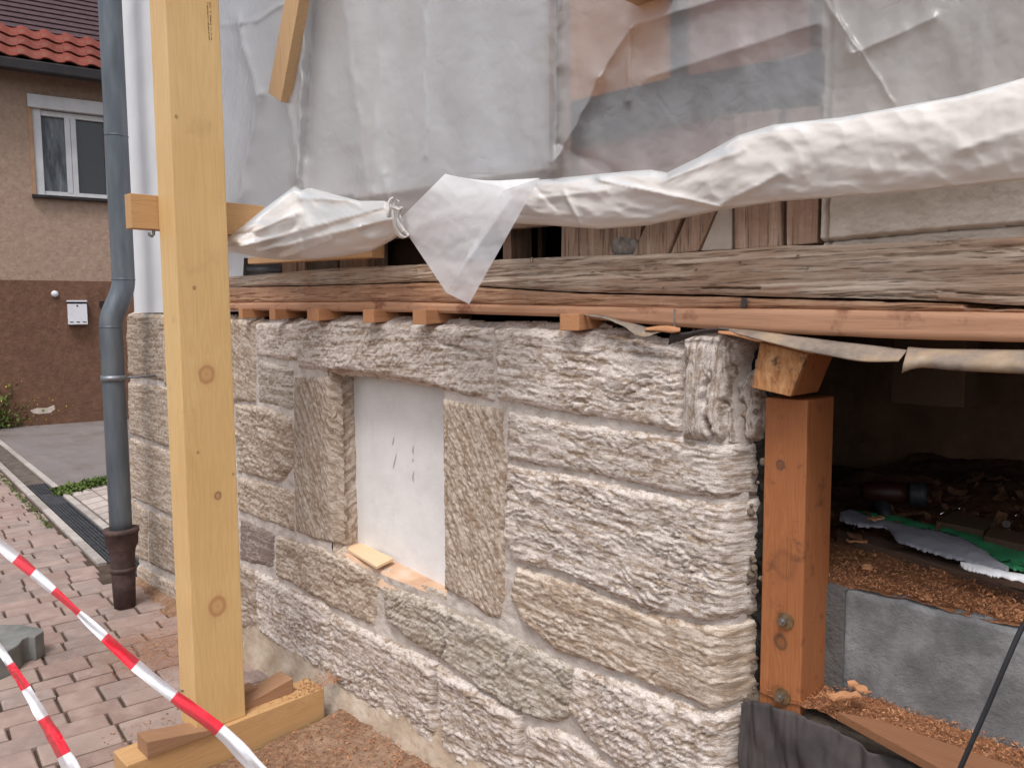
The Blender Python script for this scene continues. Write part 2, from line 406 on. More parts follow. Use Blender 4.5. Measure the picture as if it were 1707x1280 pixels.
# drain channel
M_kerb = plain_noise_mat('drain_kerb_concrete', [(0.3, (0.30, 0.26, 0.235)), (0.7, (0.46, 0.41, 0.38))], 12, 0.9, 100, 0.4, 0.004, rnd=0.3)
M_iron = plain_noise_mat('dark_cast_iron', [(0.3, (0.035, 0.038, 0.045)), (0.7, (0.085, 0.09, 0.10))], 25, 0.55, 120, 0.3, 0.002, metal=0.3, spec=0.4)
M_trough = plain_noise_mat('silted_channel', [(0.3, (0.07, 0.055, 0.045)), (0.7, (0.16, 0.13, 0.11))], 12, 0.95)
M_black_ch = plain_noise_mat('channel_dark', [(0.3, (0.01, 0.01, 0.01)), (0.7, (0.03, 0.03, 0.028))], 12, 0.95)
drain = T('drain_channel', 'long narrow drainage channel with dark iron grates running between brick paving and asphalt', 'drain channel', (DL1[0], DL1[1], -0.015))
def dpt(s, t, z): return np.array([*(DL1+dd*s+dn*t), z])
L_al = np.linalg.norm(DL1-DL0)
def dbox(name, s0, s1, t0, t1, z0, z1, mat, b=0.004, parent=None):
    return hexa(name, [dpt(s0, t0, z0), dpt(s1, t0, z0), dpt(s1, t1, z0), dpt(s0, t1, z0), dpt(s0, t0, z1), dpt(s1, t0, z1), dpt(s1, t1, z1), dpt(s0, t1, z1)], mat, parent or drain, b)
s = -L_al-2.0
W_ = 0.148; print('W', W_)
while s < -0.2:
    dbox('kerb_stone', s+0.004, s+0.596, -0.065, -0.012, -0.03, 0.004, M_kerb)
    dbox('kerb_stone', s+0.004, s+0.596, W_+0.012, W_+0.065, -0.03, 0.004, M_kerb)
    s += 0.6
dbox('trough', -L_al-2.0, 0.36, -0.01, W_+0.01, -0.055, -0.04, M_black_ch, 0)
# silted solid stretch first, then grates
s_solid = -np.linalg.norm(PZ(60, 806)[:2]-DL1)
dbox('silted_cover', -L_al-2.0, s_solid, 0.0, W_, -0.03, -0.006, M_trough)
s = s_solid+0.02; gi = 0
while s < 0.0:
    ln = 0.5
    g = dbox('grate', s+0.004, s+ln-0.004, 0.0, 0.012, -0.02, 0.0, M_iron, 0.001)
    dbox('grate_rim', s+0.004, s+ln-0.004, W_-0.012, W_, -0.02, 0.0, M_iron, 0.001, g)
    if gi == 1:
        dbox('solid_plate', s+0.006, s+ln-0.006, 0.012, W_-0.012, -0.014, -0.003, M_iron, 0.001, g)
    else:
        nb = 5
        for k in range(nb):
            t0 = 0.018+k*(W_-0.036)/nb
            dbox('grate_bar', s+0.006, s+ln-0.006, t0, t0+(W_-0.036)/nb*0.55, -0.018, -0.001, M_iron, 0, g)
        for k in range(9):
            s0 = s+0.01+k*(ln-0.03)/8
            dbox('cross_bar', s0, s0+0.01, 0.012, W_-0.012, -0.018, -0.003, M_iron, 0, g)
    s += ln; gi += 1
# asphalt yard behind the drain
M_asph = NT('old_asphalt'); P_ = M_asph.obj()
ca = M_asph.ramp(M_asph.noise(P_, 140, 5, 0.75), [(0.35, (0.10, 0.085, 0.085)), (0.5, (0.19, 0.165, 0.16)), (0.68, (0.34, 0.30, 0.29))])
ca = M_asph.mix(M_asph.ramp(M_asph.noise(P_, 1.6, 5, 0.65), [(0.5, (0, 0, 0)), (0.72, (0.7,)*3)]), ca, (0.12, 0.085, 0.065))
ca = M_asph.mix(M_asph.ramp(M_asph.noise(M_asph.mapping(P_, (1, 4, 1)), 1.1, 5, 0.65), [(0.5, (0, 0, 0)), (0.7, (0.35,)*3)]), ca, (0.30, 0.26, 0.25))
M_asph.bsdf(ca, 0.9, M_asph.noise(P_, 120, 5, 0.7), 0.6, 0.008, 0.2)
a0 = DL0-dd*6+dn*(W_+0.07); 
wd = PZ(94, 822)[:2]; we = PZ(185, 800)[:2]   # weeds line
wdir = we-wd; wdir /= np.linalg.norm(wdir)
kk = DL1+dd*np.dot(wd-DL1, dd)+dn*(W_+0.07)
asph = sheet('asphalt_yard', [a0, kk, kk+wdir*7, kk+wdir*7+dn*14-dd*2, a0+dn*16], 0.0, M_asph.m)
# light pavers right of the drain
M_lp = plain_noise_mat('pale_paver', [(0.3, (0.36, 0.30, 0.27)), (0.7, (0.50, 0.43, 0.39))], 20, 0.9, 90, 0.4, 0.003, rnd=0.35)
lp = T('pale_paving', None, None, (kk[0], kk[1], 0), kind='structure')
me_lp = None
for i in range(9):
    for j in range(12):
        c0 = kk-wdir*(-0.11-0.2*j)+dd*(0.16+0.2*i)
        if np.dot(c0-DL1, dn) < W_+0.165: continue
        if c0[0] > -4.80 and c0[1] > 0.1 and c0[0] < 2: 
            if c0[1] > -0.1 and c0[0] > -4.75: continue
        u, v, z = proj((*c0, 0))
        c, s_ = wdir*0.094, dd*0.094
        o = hexa('paver', [(*(c0-c-s_), -0.03), (*(c0+c-s_), -0.03), (*(c0+c+s_), -0.03), (*(c0-c+s_), -0.03), (*(c0-c-s_), 0.001), (*(c0+c-s_), 0.001), (*(c0+c+s_), 0.001), (*(c0-c+s_), 0.001)], M_lp, lp, 0)

# ================================================================== STONE WALL
XL = PY(214, 600)[0]; XR = PY(1239, 900, 0.05)[0]
print('wall X', XL, XR)
NX0 = PY(549, 700)[0]; NX1 = PY(738, 800)[0]
nzt = PY(600, 612)[2]; nzb = PY(590, 930)[2]
print('niche', NX0, NX1, nzt, nzb, PY(735, 660)[2], PY(745, 1005)[2])
wall = T('stone_wall', 'rough old sandstone block wall with pale mortar joints and a white blind window', 'stone wall', ((XL+XR)/2, 0.1, 0))
def ptop(X):   # stone wall top line
    return np.interp(X, [PY(214, 522)[0], PY(400, 533)[0], PY(820, 546)[0], PY(1140, 575)[0], PY(1252, 572)[0]],
                     [PY(214, 522)[2], PY(400, 533)[2], PY(820, 546)[2], PY(1140, 575)[2], PY(1252, 572)[2]])
def sdpoly(P, x, z):
    d = np.full(x.shape, 1e9); ins = np.zeros(x.shape, bool); n = len(P)
    for i in range(n):
        ax, az = P[i]; bx, bz = P[(i+1) % n]
        ex, ez = bx-ax, bz-az; wx, wz = x-ax, z-az
        t = np.clip((wx*ex+wz*ez)/(ex*ex+ez*ez), 0, 1)
        d = np.minimum(d, np.hypot(wx-ex*t, wz-ez*t))
        c = ((az <= z) & (bz > z)) | ((bz <= z) & (az > z))
        xi = ax+(z-az)/(bz-az+1e-12)*ex
        ins ^= c & (x < xi)
    return np.where(ins, d, -d)
sidx = 0
def endY(X):   # the wall end turns its corner into the depth
    e = np.clip((X-(XR-0.06))/0.06, 0, 1.6)
    return 0.06*(1-np.sqrt(np.clip(1-np.clip(e, 0, 1)**2, 0, 1)))+np.clip(e-1, 0, 1)*0.06
def stone(poly, ang=0.0, kind='cleft', mat=None, bulge=0.026, amp=1.0, rough_edge=0.007, res=None, rend=False, cracks=(), edge_r=0.016):
    global sidx
    sidx += 1; sd0 = sidx*37
    if rend and kind != 'blob': poly = [(min(px, 1227), py) for px, py in poly]
    P = [(PY(px, py)[0], PY(px, py)[2]) for px, py in poly]
    P = np.array(P); x0, z0 = P.min(0)-0.025; x1, z1 = P.max(0)+0.025
    if z0 < -0.05: z0 = -0.05
    dist = np.linalg.norm(np.array([P[:, 0].mean(), 0, P[:, 1].mean()])-CAM)
    r = res or max(0.0030, dist*0.00165)
    nx = int((x1-x0)/r)+2; nz = int((z1-z0)/r)+2
    X, Z = np.meshgrid(np.linspace(x0, x1, nx), np.linspace(z0, z1, nz), indexing='ij')
    sd = sdpoly(P, X, Z)
    sd = sd+0.0068+rough_edge*fbm(X*18, Z*18, 3, sd0)*1.2+0.003*pn(X*90, Z*90, sd0+5)
    a = math.radians(ang); u = X*math.cos(a)+Z*math.sin(a); v = -X*math.sin(a)+Z*math.cos(a)
    lo = fbm(u*4, v*6, 3, sd0+9)
    fsc = 0.95+0.55*((sidx*0.618) % 1.0); u = u*fsc; v = v*fsc
    wu = u+0.02*pn(u*8, v*8, sd0+3)
    if kind == 'cleft':
        s_ = v*25+2.6*fbm(wu*4, v*6, 3, sd0+1)+1.1*fbm(wu*13, v*20, 3, sd0+2)
        k = np.floor(s_); f = s_-k
        tr = np.where(f < 0.8, f/0.8, (1-f)/0.2)            # ledges: slow rise, sharp drop
        mod = 0.15+0.85*sstep(-0.3, 0.3, pn(u*5, v*12, sd0+21))
        s2 = v*85+2.2*fbm(wu*9, v*12, 3, sd0+31)+1.0*fbm(wu*30, v*50, 2, sd0+32)
        f2 = s2-np.floor(s2); tr2 = np.where(f2 < 0.75, f2/0.75, (1-f2)/0.25)
        mod2 = sstep(-0.2, 0.3, pn(u*9+5, v*20, sd0+41))
        ga = math.radians(52+20*math.sin(sidx*2.3)); gu = u*math.cos(ga)+v*math.sin(ga); gv = -u*math.sin(ga)+v*math.cos(ga)
        gr = 1-np.abs(np.sin((gv*95+1.6*pn(gu*5, gv*9, sd0+71)+2*pn(u*4, v*4, sd0+72))))
        gm = sstep(0.0, 0.4, pn(u*5+7, v*6, sd0+73))
        rel = 0.0085*tr*mod+0.0042*tr2*mod2+0.0042*fbm(u*8, v*50, 5, sd0+4)+0.0015*fbm(u*60, v*120, 2, sd0+14)+0.009*lo+0.0022*gr*gm
    elif kind == 'tooled':
        d1 = fbm((u+v)*16, (u-v)*75, 3, sd0+6)
        gouge = 1-np.abs(fbm((u+v)*12, (u-v)*62, 2, sd0+7))*2.4
        mod = sstep(-0.3, 0.2, pn(u*7, v*9, sd0+8))
        rel = 0.0065*gouge*mod+0.004*d1+0.005*fbm(u*25, v*50, 3, sd0+4)+0.009*lo
    elif kind == 'pick':
        rel = 0.005*(1-np.abs(fbm(u*38, v*40, 3, sd0+7))*2.6)+0.004*fbm(u*80, v*80, 2, sd0)+0.006*lo
    elif kind == 'jamb':
        g = 1-np.abs(fbm((u*0.8+v*0.6)*22, (v*0.8-u*0.6)*55, 3, sd0+7))*2.2
        rel = 0.0052*g+0.004*fbm(u*40, v*22, 3, sd0+4)+0.006*lo
    else:   # smooth blobby
        rel = 0.013*fbm(u*6, v*10, 4, sd0)+0.003*fbm(u*40, v*60, 3, sd0+1)
    if kind in ('cleft', 'tooled', 'blob'):
        cv = fbm(wu*3.2+3, v*(24 if kind != 'blob' else 14)+1.3*pn(u*6, v*6, sd0+51), 3, sd0+52)
        cm = sstep(0.0, 0.35, pn(u*4+2, v*7, sd0+53))
        rel = rel-0.010*np.exp(-(cv/0.028)**2)*cm
        cv2 = fbm(wu*7, v*60, 3, sd0+62); rel = rel-0.0035*np.exp(-(cv2/0.05)**2)*sstep(-0.1, 0.3, pn(u*9, v*15, sd0+63))
    rel = rel*amp*0.70
    prof = bulge*np.sqrt(np.clip(1-(1-np.clip(sd/ (edge_r*1.6), 0, 1))**2, 0, 1))
    inside = sstep(0.0, 0.02, sd)
    h = prof+rel*(0.25+0.75*inside)
    for (c0, c1, cw, cd) in cracks:
        A = PY(*c0); B = PY(*c1); ex, ez = B[0]-A[0], B[2]-A[2]; L2 = ex*ex+ez*ez
        t = np.clip(((X-A[0])*ex+(Z-A[2])*ez)/L2, 0, 1)
        dl = np.hypot(X-A[0]-ex*t+0.006*pn(X*50, Z*50, 77), Z-A[2]-ez*t+0.004*pn(X*70, Z*70, 78))
        h = h-cd*np.exp(-(dl/cw)**2)*np.minimum(1, np.minimum(t, 1-t)*8+0.3)
    Y = 0.018-h
    Y = np.where(sd < 0, 0.018+np.clip(-sd, 0, 0.02)*1.6, Y)
    if rend: Y = Y+endY(X)
    keepv = sd > -0.02
    F = gridf(nx, nz); kv = keepv.ravel()
    F = F[kv[F].all(1)]
    used = np.unique(F); mp = np.full(nx*nz, -1); mp[used] = np.arange(len(used)); F = mp[F]
    V = np.stack([X, Y, Z], -1).reshape(-1, 3)[used]
    u = u/fsc; v = v/fsc
    UV = np.stack([u+sidx*1.37, v+sidx*0.73], -1).reshape(-1, 2)[used]
    return M('stone', V, F[:, ::1].copy(), mat or MS_light, wall, True, UV)

S = stone
# top course
S([(213, 524), (271, 528), (272, 634), (214, 626)], 0, 'tooled', MS_tan)
S([(274, 529), (340, 530), (424, 538), (427, 668), (392, 670), (275, 640)], -20, 'jamb', MS_tan, amp=1.0)
S([(427, 541), (495, 541), (495, 603), (428, 592)], 0, 'tooled', MS_light, amp=0.7)
S([(431, 600), (490, 613), (488, 682), (431, 671)], 0, 'pick', MS_grey, 0.02)
S([(499, 537), (640, 538), (818, 550), (822, 666), (762, 654), (700, 634), (640, 624), (590, 618), (545, 616), (500, 612)], 3, 'tooled', MS_light, 0.03, 1.1,
  cracks=[((740, 572), (800, 590), 0.004, 0.02), ((780, 560), (818, 572), 0.004, 0.016), ((560, 545), (640, 550), 0.004, 0.01)])
S([(827, 550), (980, 556), (1060, 575), (1138, 592), (1135, 718), (1040, 700), (920, 682), (832, 664)], -3, 'cleft', MS_light, 0.03, 1.0,
  cracks=[((828, 585), (850, 592), 0.003, 0.012), ((870, 575), (905, 580), 0.003, 0.012), ((1060, 590), (1136, 600), 0.005, 0.018), ((828, 610), (850, 616), 0.003, 0.012)])
# worn column stone at the corner of the opening
S([(1145, 566), (1200, 562), (1240, 570), (1241, 640), (1246, 715), (1240, 738), (1205, 738), (1142, 727)], 90, 'blob', MS_light, 0.045, 1.2, rend=True, edge_r=0.022,
  cracks=[((1240, 570), (1217, 640), 0.009, 0.05), ((1217, 640), (1220, 740), 0.007, 0.05), ((1152, 590), (1142, 720), 0.006, 0.03), ((1186, 630), (1182, 675), 0.006, 0.02), ((1184, 695), (1194, 735), 0.006, 0.03), ((1208, 665), (1209, 740), 0.005, 0.03)])
# right field
S([(849, 688), (990, 712), (1130, 730), (1200, 742), (1256, 748), (1258, 828), (1188, 830), (1082, 812), (980, 786), (846, 766)], -4, 'cleft', MS_light, 0.028, 0.75, rend=True)
S([(849, 776), (980, 800), (1091, 824), (1237, 846), (1252, 860), (1252, 1031), (1174, 1033), (1062, 1008), (956, 958), (860, 934), (843, 890)], -2, 'cleft', MS_light, 0.030, 1.25, rend=True,
  cracks=[((904, 867), (910, 869), 0.004, 0.014), ((1156, 876), (1161, 880), 0.004, 0.016), ((1101, 993), (1105, 996), 0.004, 0.014)])
S([(866, 946), (956, 972), (1072, 1020), (1188, 1045), (1250, 1050), (1254, 1100), (1244, 1180), (1188, 1178), (1052, 1125), (930, 1082), (872, 1030), (852, 990)], -2, 'cleft', MS_tan, 0.032, 1.0, rend=True,
  cracks=[((1073, 1019), (1077, 1021), 0.004, 0.014)])
S([(958, 1114), (1043, 1136), (1178, 1187), (1236, 1196), (1230, 1420), (1150, 1440), (1048, 1290), (980, 1222), (953, 1175)], -2, 'tooled', MS_light, 0.036, 1.6, rend=True)
S([(880, 1212), (931, 1217), (980, 1240), (1030, 1290), (1100, 1380), (1110, 1460), (900, 1460), (874, 1300)], -2, 'cleft', MS_light, 0.034, 1.1)
# sill stone and those below the window
S([(638, 978), (700, 995), (747, 1014), (823, 1046), (957, 1113), (953, 1190), (920, 1203), (862, 1182), (800, 1143), (734, 1096), (684, 1065), (648, 1032)], -2, 'tooled', MS_grey, 0.032, 1.35,
  cracks=[((735, 1100), (748, 1068), 0.004, 0.02)])
S([(461, 893), (545, 916), (632, 964), (624, 1042), (549, 1008), (462, 958)], -2, 'tooled', MS_tan, 0.026, 1.3)
S([(401, 863), (457, 890), (457, 946), (401, 933)], 0, 'pick', MS_dark, 0.022)
S([(393, 673), (439, 679), (487, 697), (489, 780), (466, 804), (398, 786)], -4, 'tooled', MS_tan, 0.03, 1.5)
S([(398, 793), (463, 811), (492, 820), (489, 884), (440, 866), (399, 850)], -2, 'tooled', MS_tan, 0.024, 1.2)
# jambs
S([(492, 630), (546, 629), (550, 760), (555, 903), (522, 897), (495, 884), (490, 760)], -58, 'jamb', MS_tan, 0.022, 1.0, rough_edge=0.004, edge_r=0.009)
S([(739, 666), (838, 684), (844, 780), (840, 1000), (834, 1030), (812, 1026), (780, 1000), (743, 982)], -55, 'jamb', MS_tan, 0.024, 1.1, rough_edge=0.004,
  cracks=[((748, 670), (747, 860), 0.0022, 0.010)])
# courses low on the wall
S([(408, 1062), (437, 1060), (480, 1092), (536, 1134), (543, 1152), (520, 1190), (440, 1142), (409, 1112)], -2, 'cleft', MS_tan, 0.03, 1.0)
S([(428, 952), (549, 1012), (556, 1118), (536, 1126), (437, 1050)], -2, 'cleft', MS_light, 0.034, 1.5)
S([(401, 940), (425, 952), (432, 1050), (405, 1044)], -2, 'cleft', MS_tan, 0.028, 1.2)
S([(554, 1025), (640, 1064), (730, 1105), (727, 1180), (738, 1244), (715, 1246), (650, 1204), (568, 1155)], -2, 'cleft', MS_light, 0.040, 1.6)
S([(734, 1110), (802, 1151), (869, 1189), (875, 1290), (870, 1420), (780, 1370), (744, 1240)], -2, 'cleft', MS_light, 0.040, 1.5)
# left field beside and behind the post
S([(215, 638), (273, 646), (389, 676), (389, 780), (280, 745), (217, 722)], 0, 'jamb', MS_tan)
S([(217, 730), (280, 752), (344, 774), (346, 886), (285, 858), (219, 828)], 0, 'jamb', MS_tan)
S([(349, 776), (392, 790), (394, 908), (350, 888)], 0, 'cleft', MS_tan)
S([(221, 836), (245, 850), (247, 936), (227, 928)], 0, 'pick', MS_tan)
S([(249, 852), (345, 895), (345, 982), (250, 938)], -3, 'jamb', MS_tan)
S([(350, 899), (396, 922), (398, 1040), (350, 1010)], 0, 'cleft', MS_tan)
S([(229, 942), (292, 972), (345, 1000), (346, 1075), (290, 1030), (231, 966)], 0, 'jamb', MS_tan)
S([(350, 1018), (402, 1050), (408, 1125), (350, 1082)], 0, 'cleft', MS_tan)

# mortar skin over the wall face with a hole for the blind window
r = 0.007
nx = int((XR-0.006-XL+0.02)/r); nz = int(1.56/r)
X, Z = np.meshgrid(np.linspace(XL+0.01, XR+0.004, nx), np.linspace(-0.05, 1.51, nz), indexing='ij')
Y = 0.002+0.006*fbm(X*10, Z*10, 4, 3)+0.005*fbm(X*40, Z*55, 4, 5)+endY(X)
sag = sstep(0.35, 0.0, Z)*0.0
hole = (X > NX0-0.004) & (X < NX1+0.006) & (Z > nzb-0.02) & (Z < nzt+0.02)
over = Z > ptop(X)-0.015
F = gridf(nx, nz); bad = (hole | over).ravel(); F = F[~bad[F].any(1)]
M('mortar', np.stack([X, Y, Z], -1).reshape(-1, 3), F, M_mortar, wall, True)
# masonry core behind, round the niche
D0, D1 = 0.035, 0.42
box('masonry_core', XL+0.01, NX0-0.02, D0, D1, -0.05, 1.42, M_core, wall, 0)
box('masonry_core', NX1+0.02, XR-0.065, D0, D1, -0.05, 1.40, M_core, wall, 0)
box('masonry_core', NX0-0.02, NX1+0.02, D0, D1, -0.05, nzb-0.10, M_core, wall, 0)
box('masonry_core', NX0-0.02, NX1+0.02, D0, D1, nzt+0.02, 1.41, M_core, wall, 0)
# left jamb reveal
ND = PX(592, 760, NX0)[1]; print('niche depth', ND)
ny = 40; nz = 130
Yg, Zg = np.meshgrid(np.linspace(0.004, ND+0.01, ny), np.linspace(nzb-0.06, nzt+0.04, nz), indexing='ij')
Xg = NX0+0.002+0.009*fbm(Yg*18, Zg*12, 4, 8)+0.004*(1-np.abs(fbm(Yg*40, Zg*25, 3, 9))*2)-0.012*np.exp(-((Yg-0.004)/0.008)**2)
M('jamb_reveal', np.stack([Xg, Yg, Zg], -1).reshape(-1, 3), gridf(ny, nz), MS_tan, wall, True, np.stack([Yg*0.9+Zg*0.25, Zg*0.6-Yg*0.3], -1).reshape(-1, 2))
# right reveal (seen only from the left) and the soffit
box('jamb_reveal', NX1+0.004, NX1+0.02, 0.01, ND+0.02, nzb-0.06, nzt+0.02, MS_tan, wall, 0)
box('lintel_soffit', NX0-0.01, NX1+0.01, 0.008, ND+0.02, nzt-0.005, nzt+0.03, MS_grey, wall, 0.004)
# white plastered blind window
M_niche = NT('scuffed_white_plaster'); P_ = M_niche.obj()
cn = M_niche.ramp(M_niche.noise(P_, 5, 6, 0.65), [(0.3, (0.66, 0.65, 0.65)), (0.5, (0.75, 0.74, 0.74)), (0.7, (0.79, 0.78, 0.785))])
cn = M_niche.mix(M_niche.ramp(M_niche.noise(M_niche.mapping(P_, (30, 1, 5)), 1.0, 6, 0.7, 0.6), [(0.62, (0, 0, 0)), (0.74, (0.35,)*3)]), cn, (0.50, 0.45, 0.40))
M_niche.bsdf(cn, 0.92, M_niche.noise(P_, 38, 6, 0.7), 0.3, 0.004, 0.2)
nx = 60; nz = 80
X, Z = np.meshgrid(np.linspace(NX0-0.01, NX1+0.012, nx), np.linspace(nzb-0.12, nzt+0.02, nz), indexing='ij')
Y = ND+0.002*fbm(X*6, Z*6, 3, 1)+0.0006*fbm(X*40, Z*40, 2, 2)
M('plaster_panel', np.stack([X, Y, Z], -1).reshape(-1, 3), gridf(nx, nz), M_niche, wall, True)
M_crk = plain_noise_mat('dark_grey_mark', [(0.3, (0.17, 0.17, 0.175)), (0.7, (0.34, 0.335, 0.33))], 60, 0.9)  # dark grey for the thin crack and kerf strips
for k, pl in enumerate([[(657, 727), (655, 737), (654, 742)], [(661, 756), (659, 764), (657, 772), (655, 782)], [(689, 742), (688, 750), (689, 757)], [(689, 764), (687, 770)], [(690, 785), (688, 795), (689, 803)]]):
    pts = curve(pl, 10); V = []; 
    for i, (a, b) in enumerate(pts):
        w = 0.5*(1-abs(i/9*2-1)**2)+0.15
        p = PY(a, b, ND-0.0022); V += [p+np.array([-w*0.0026, 0, 0]), p+np.array([w*0.0026, 0.0, 0])]
    M('crack', V, [(2*i, 2*i+1, 2*i+3, 2*i+2) for i in range(9)], M_crk, wall)
# sloping sandy sill
nx = 70; ny = 40
Xg, tg = np.meshgrid(np.linspace(NX0+0.0, NX1+0.006, nx), np.linspace(0, 1, ny), indexing='ij')
zf = np.interp(Xg, [NX0, NX1], [PY(590, 930, 0)[2], PY(747, 1008, 0)[2]]); zb_ = np.interp(Xg, [NX0, NX1], [PY(598, 903, ND)[2], PY(742, 980, ND)[2]])
Yg = -0.004+tg*(ND+0.016)+0.006*fbm(Xg*20, Xg*0, 3, 7)*(1-tg); Zg = zf-0.004+(zb_-zf)*np.clip(tg*1.1, 0, 1)**0.8+0.005*fbm(Xg*14, Yg*18, 4, 6)-0.05*(np.clip(0.2-tg, 0, 1)*5)**2
M('sill_mortar', np.stack([Xg, Yg, Zg], -1).reshape(-1, 3), gridf(nx, ny), M_sill, wall, True)
# sandy plinth bulging at the foot
prof = [(0.0, 0.185), (-0.014, 0.15), (-0.030, 0.11), (-0.05, 0.065), (-0.075, 0.02), (-0.105, -0.03)]
XP0 = PY(408, 1100)[0]
nu, nv = 330, 60
U_, V_ = np.meshgrid(np.linspace(XP0, XR-0.06, nu), np.linspace(0, 1, nv), indexing='ij')
pr = np.array(prof); tt = np.linspace(0, 1, len(pr))
Y = np.interp(V_, tt, pr[:, 0]); Z = np.interp(V_, tt, pr[:, 1])
fade = sstep(XP0, XP0+0.15, U_)
Y = Y*(0.4+0.6*fade)+0.012-0.025*fbm(U_*4, Z*5, 4, 21)*(0.3+V_)-0.004*fbm(U_*35, Z*50, 3, 22)
M('plinth', np.stack([U_, Y, Z], -1).reshape(-1, 3), gridf(nu, nv), M_plinth, wall, True)

# ================================================================== SILL BEAM AND TIMBERS ABOVE THE STONE
def weathered_mat(name, grey, brown, dark, fresh=0.0, axis=0):
    n = NT(name); P = n.obj()
    st = [1.3, 1.3, 1.3]; a = [7.0, 170.0, 170.0]; b = [2.5, 42, 42]
    if axis == 2: a = [170, 170, 7]; b = [42, 42, 2.5]
    f = n.noise(n.mapping(P, tuple(a)), 1.0, 6, 0.7, 0.1); g = n.noise(n.mapping(P, tuple(b)), 1.0, 5, 0.6, 0.15); big = n.noise(P, 3.5, 5, 0.6)
    c = n.mix(n.ramp(big, [(0.38, (0, 0, 0)), (0.62, (1, 1, 1))]), grey, brown)
    c = n.mix(n.ramp(g, [(0.48, (0, 0, 0)), (0.68, (0.75,)*3)]), c, tuple(min(1, x_*1.55) for x_ in grey))
    c = n.mix(n.ramp(f, [(0.36, (0.9,)*3), (0.47, (0, 0, 0))]), c, dark)
    c = n.mix(n.ramp(n.noise(n.mapping(P, (5, 11, 11)), 1.0, 5, 0.65), [(0.52, (0, 0, 0)), (0.72, (0.6,)*3)]), c, (0.30, 0.16, 0.105))
    w = n.noise(P, 14, 6, 0.7); c = n.mix(n.ramp(w, [(0.58, (0, 0, 0)), (0.75, (0.6,)*3)]), c, (0.48, 0.43, 0.38))
    h = n.math('ADD', f, n.math('MULTIPLY', g, 0.6)); n.bsdf(c, 0.85, h, 0.8, 0.004, 0.15); return n.m
M_oak = weathered_mat('weathered_oak', (0.46, 0.38, 0.315), (0.40, 0.275, 0.195), (0.095, 0.063, 0.045))
M_oakv = weathered_mat('weathered_oak_upright', (0.36, 0.265, 0.21), (0.38, 0.25, 0.18), (0.14, 0.09, 0.065), axis=2)
M_fresh = weathered_mat('hewn_orange_oak', (0.42, 0.26, 0.17), (0.35, 0.185, 0.11), (0.14, 0.06, 0.03))
M_new = wood_mat('planed_orange_larch', (0.50, 0.285, 0.18), (0.42, 0.215, 0.125), (0.26, 0.12, 0.06), 'x', 1.0, 0.6, stain=(9, 0.56, 0.68, (0.24, 0.10, 0.06)))
M_shim = wood_mat('orange_shim_wood', (0.52, 0.27, 0.14), (0.42, 0.19, 0.09), (0.24, 0.10, 0.045), 'y', 1.0, 0.65)
M_opost = wood_mat('orange_larch_post', (0.40, 0.16, 0.065), (0.31, 0.11, 0.042), (0.16, 0.05, 0.018), 'z', 1.0, 0.55, grain=1.3, knots=[(0.005, 0.0, 0.40, 0.030, (0.24, 0.09, 0.04)), (0.0, 0.0, 0.22, 0.016, (0.10, 0.05, 0.03)), (-0.01, 0.0, 0.62, 0.010, (0.08, 0.05, 0.04)), (0.0, 0.0, 0.09, 0.024, (0.20, 0.08, 0.035))], stain=(16, 0.57, 0.70, (0.14, 0.058, 0.032)), bstr=0.6)
M_pine = wood_mat('pale_pine', (0.68, 0.475, 0.235), (0.58, 0.375, 0.165), (0.38, 0.20, 0.08), 'y', 1.0, 0.55)
M_batten = wood_mat('planed_batten', (0.60, 0.40, 0.22), (0.50, 0.31, 0.16), (0.30, 0.17, 0.08), 'z', 1.0, 0.6)
M_battx = wood_mat('planed_batten_level', (0.60, 0.38, 0.20), (0.50, 0.29, 0.14), (0.30, 0.16, 0.07), 'x', 1.0, 0.6)

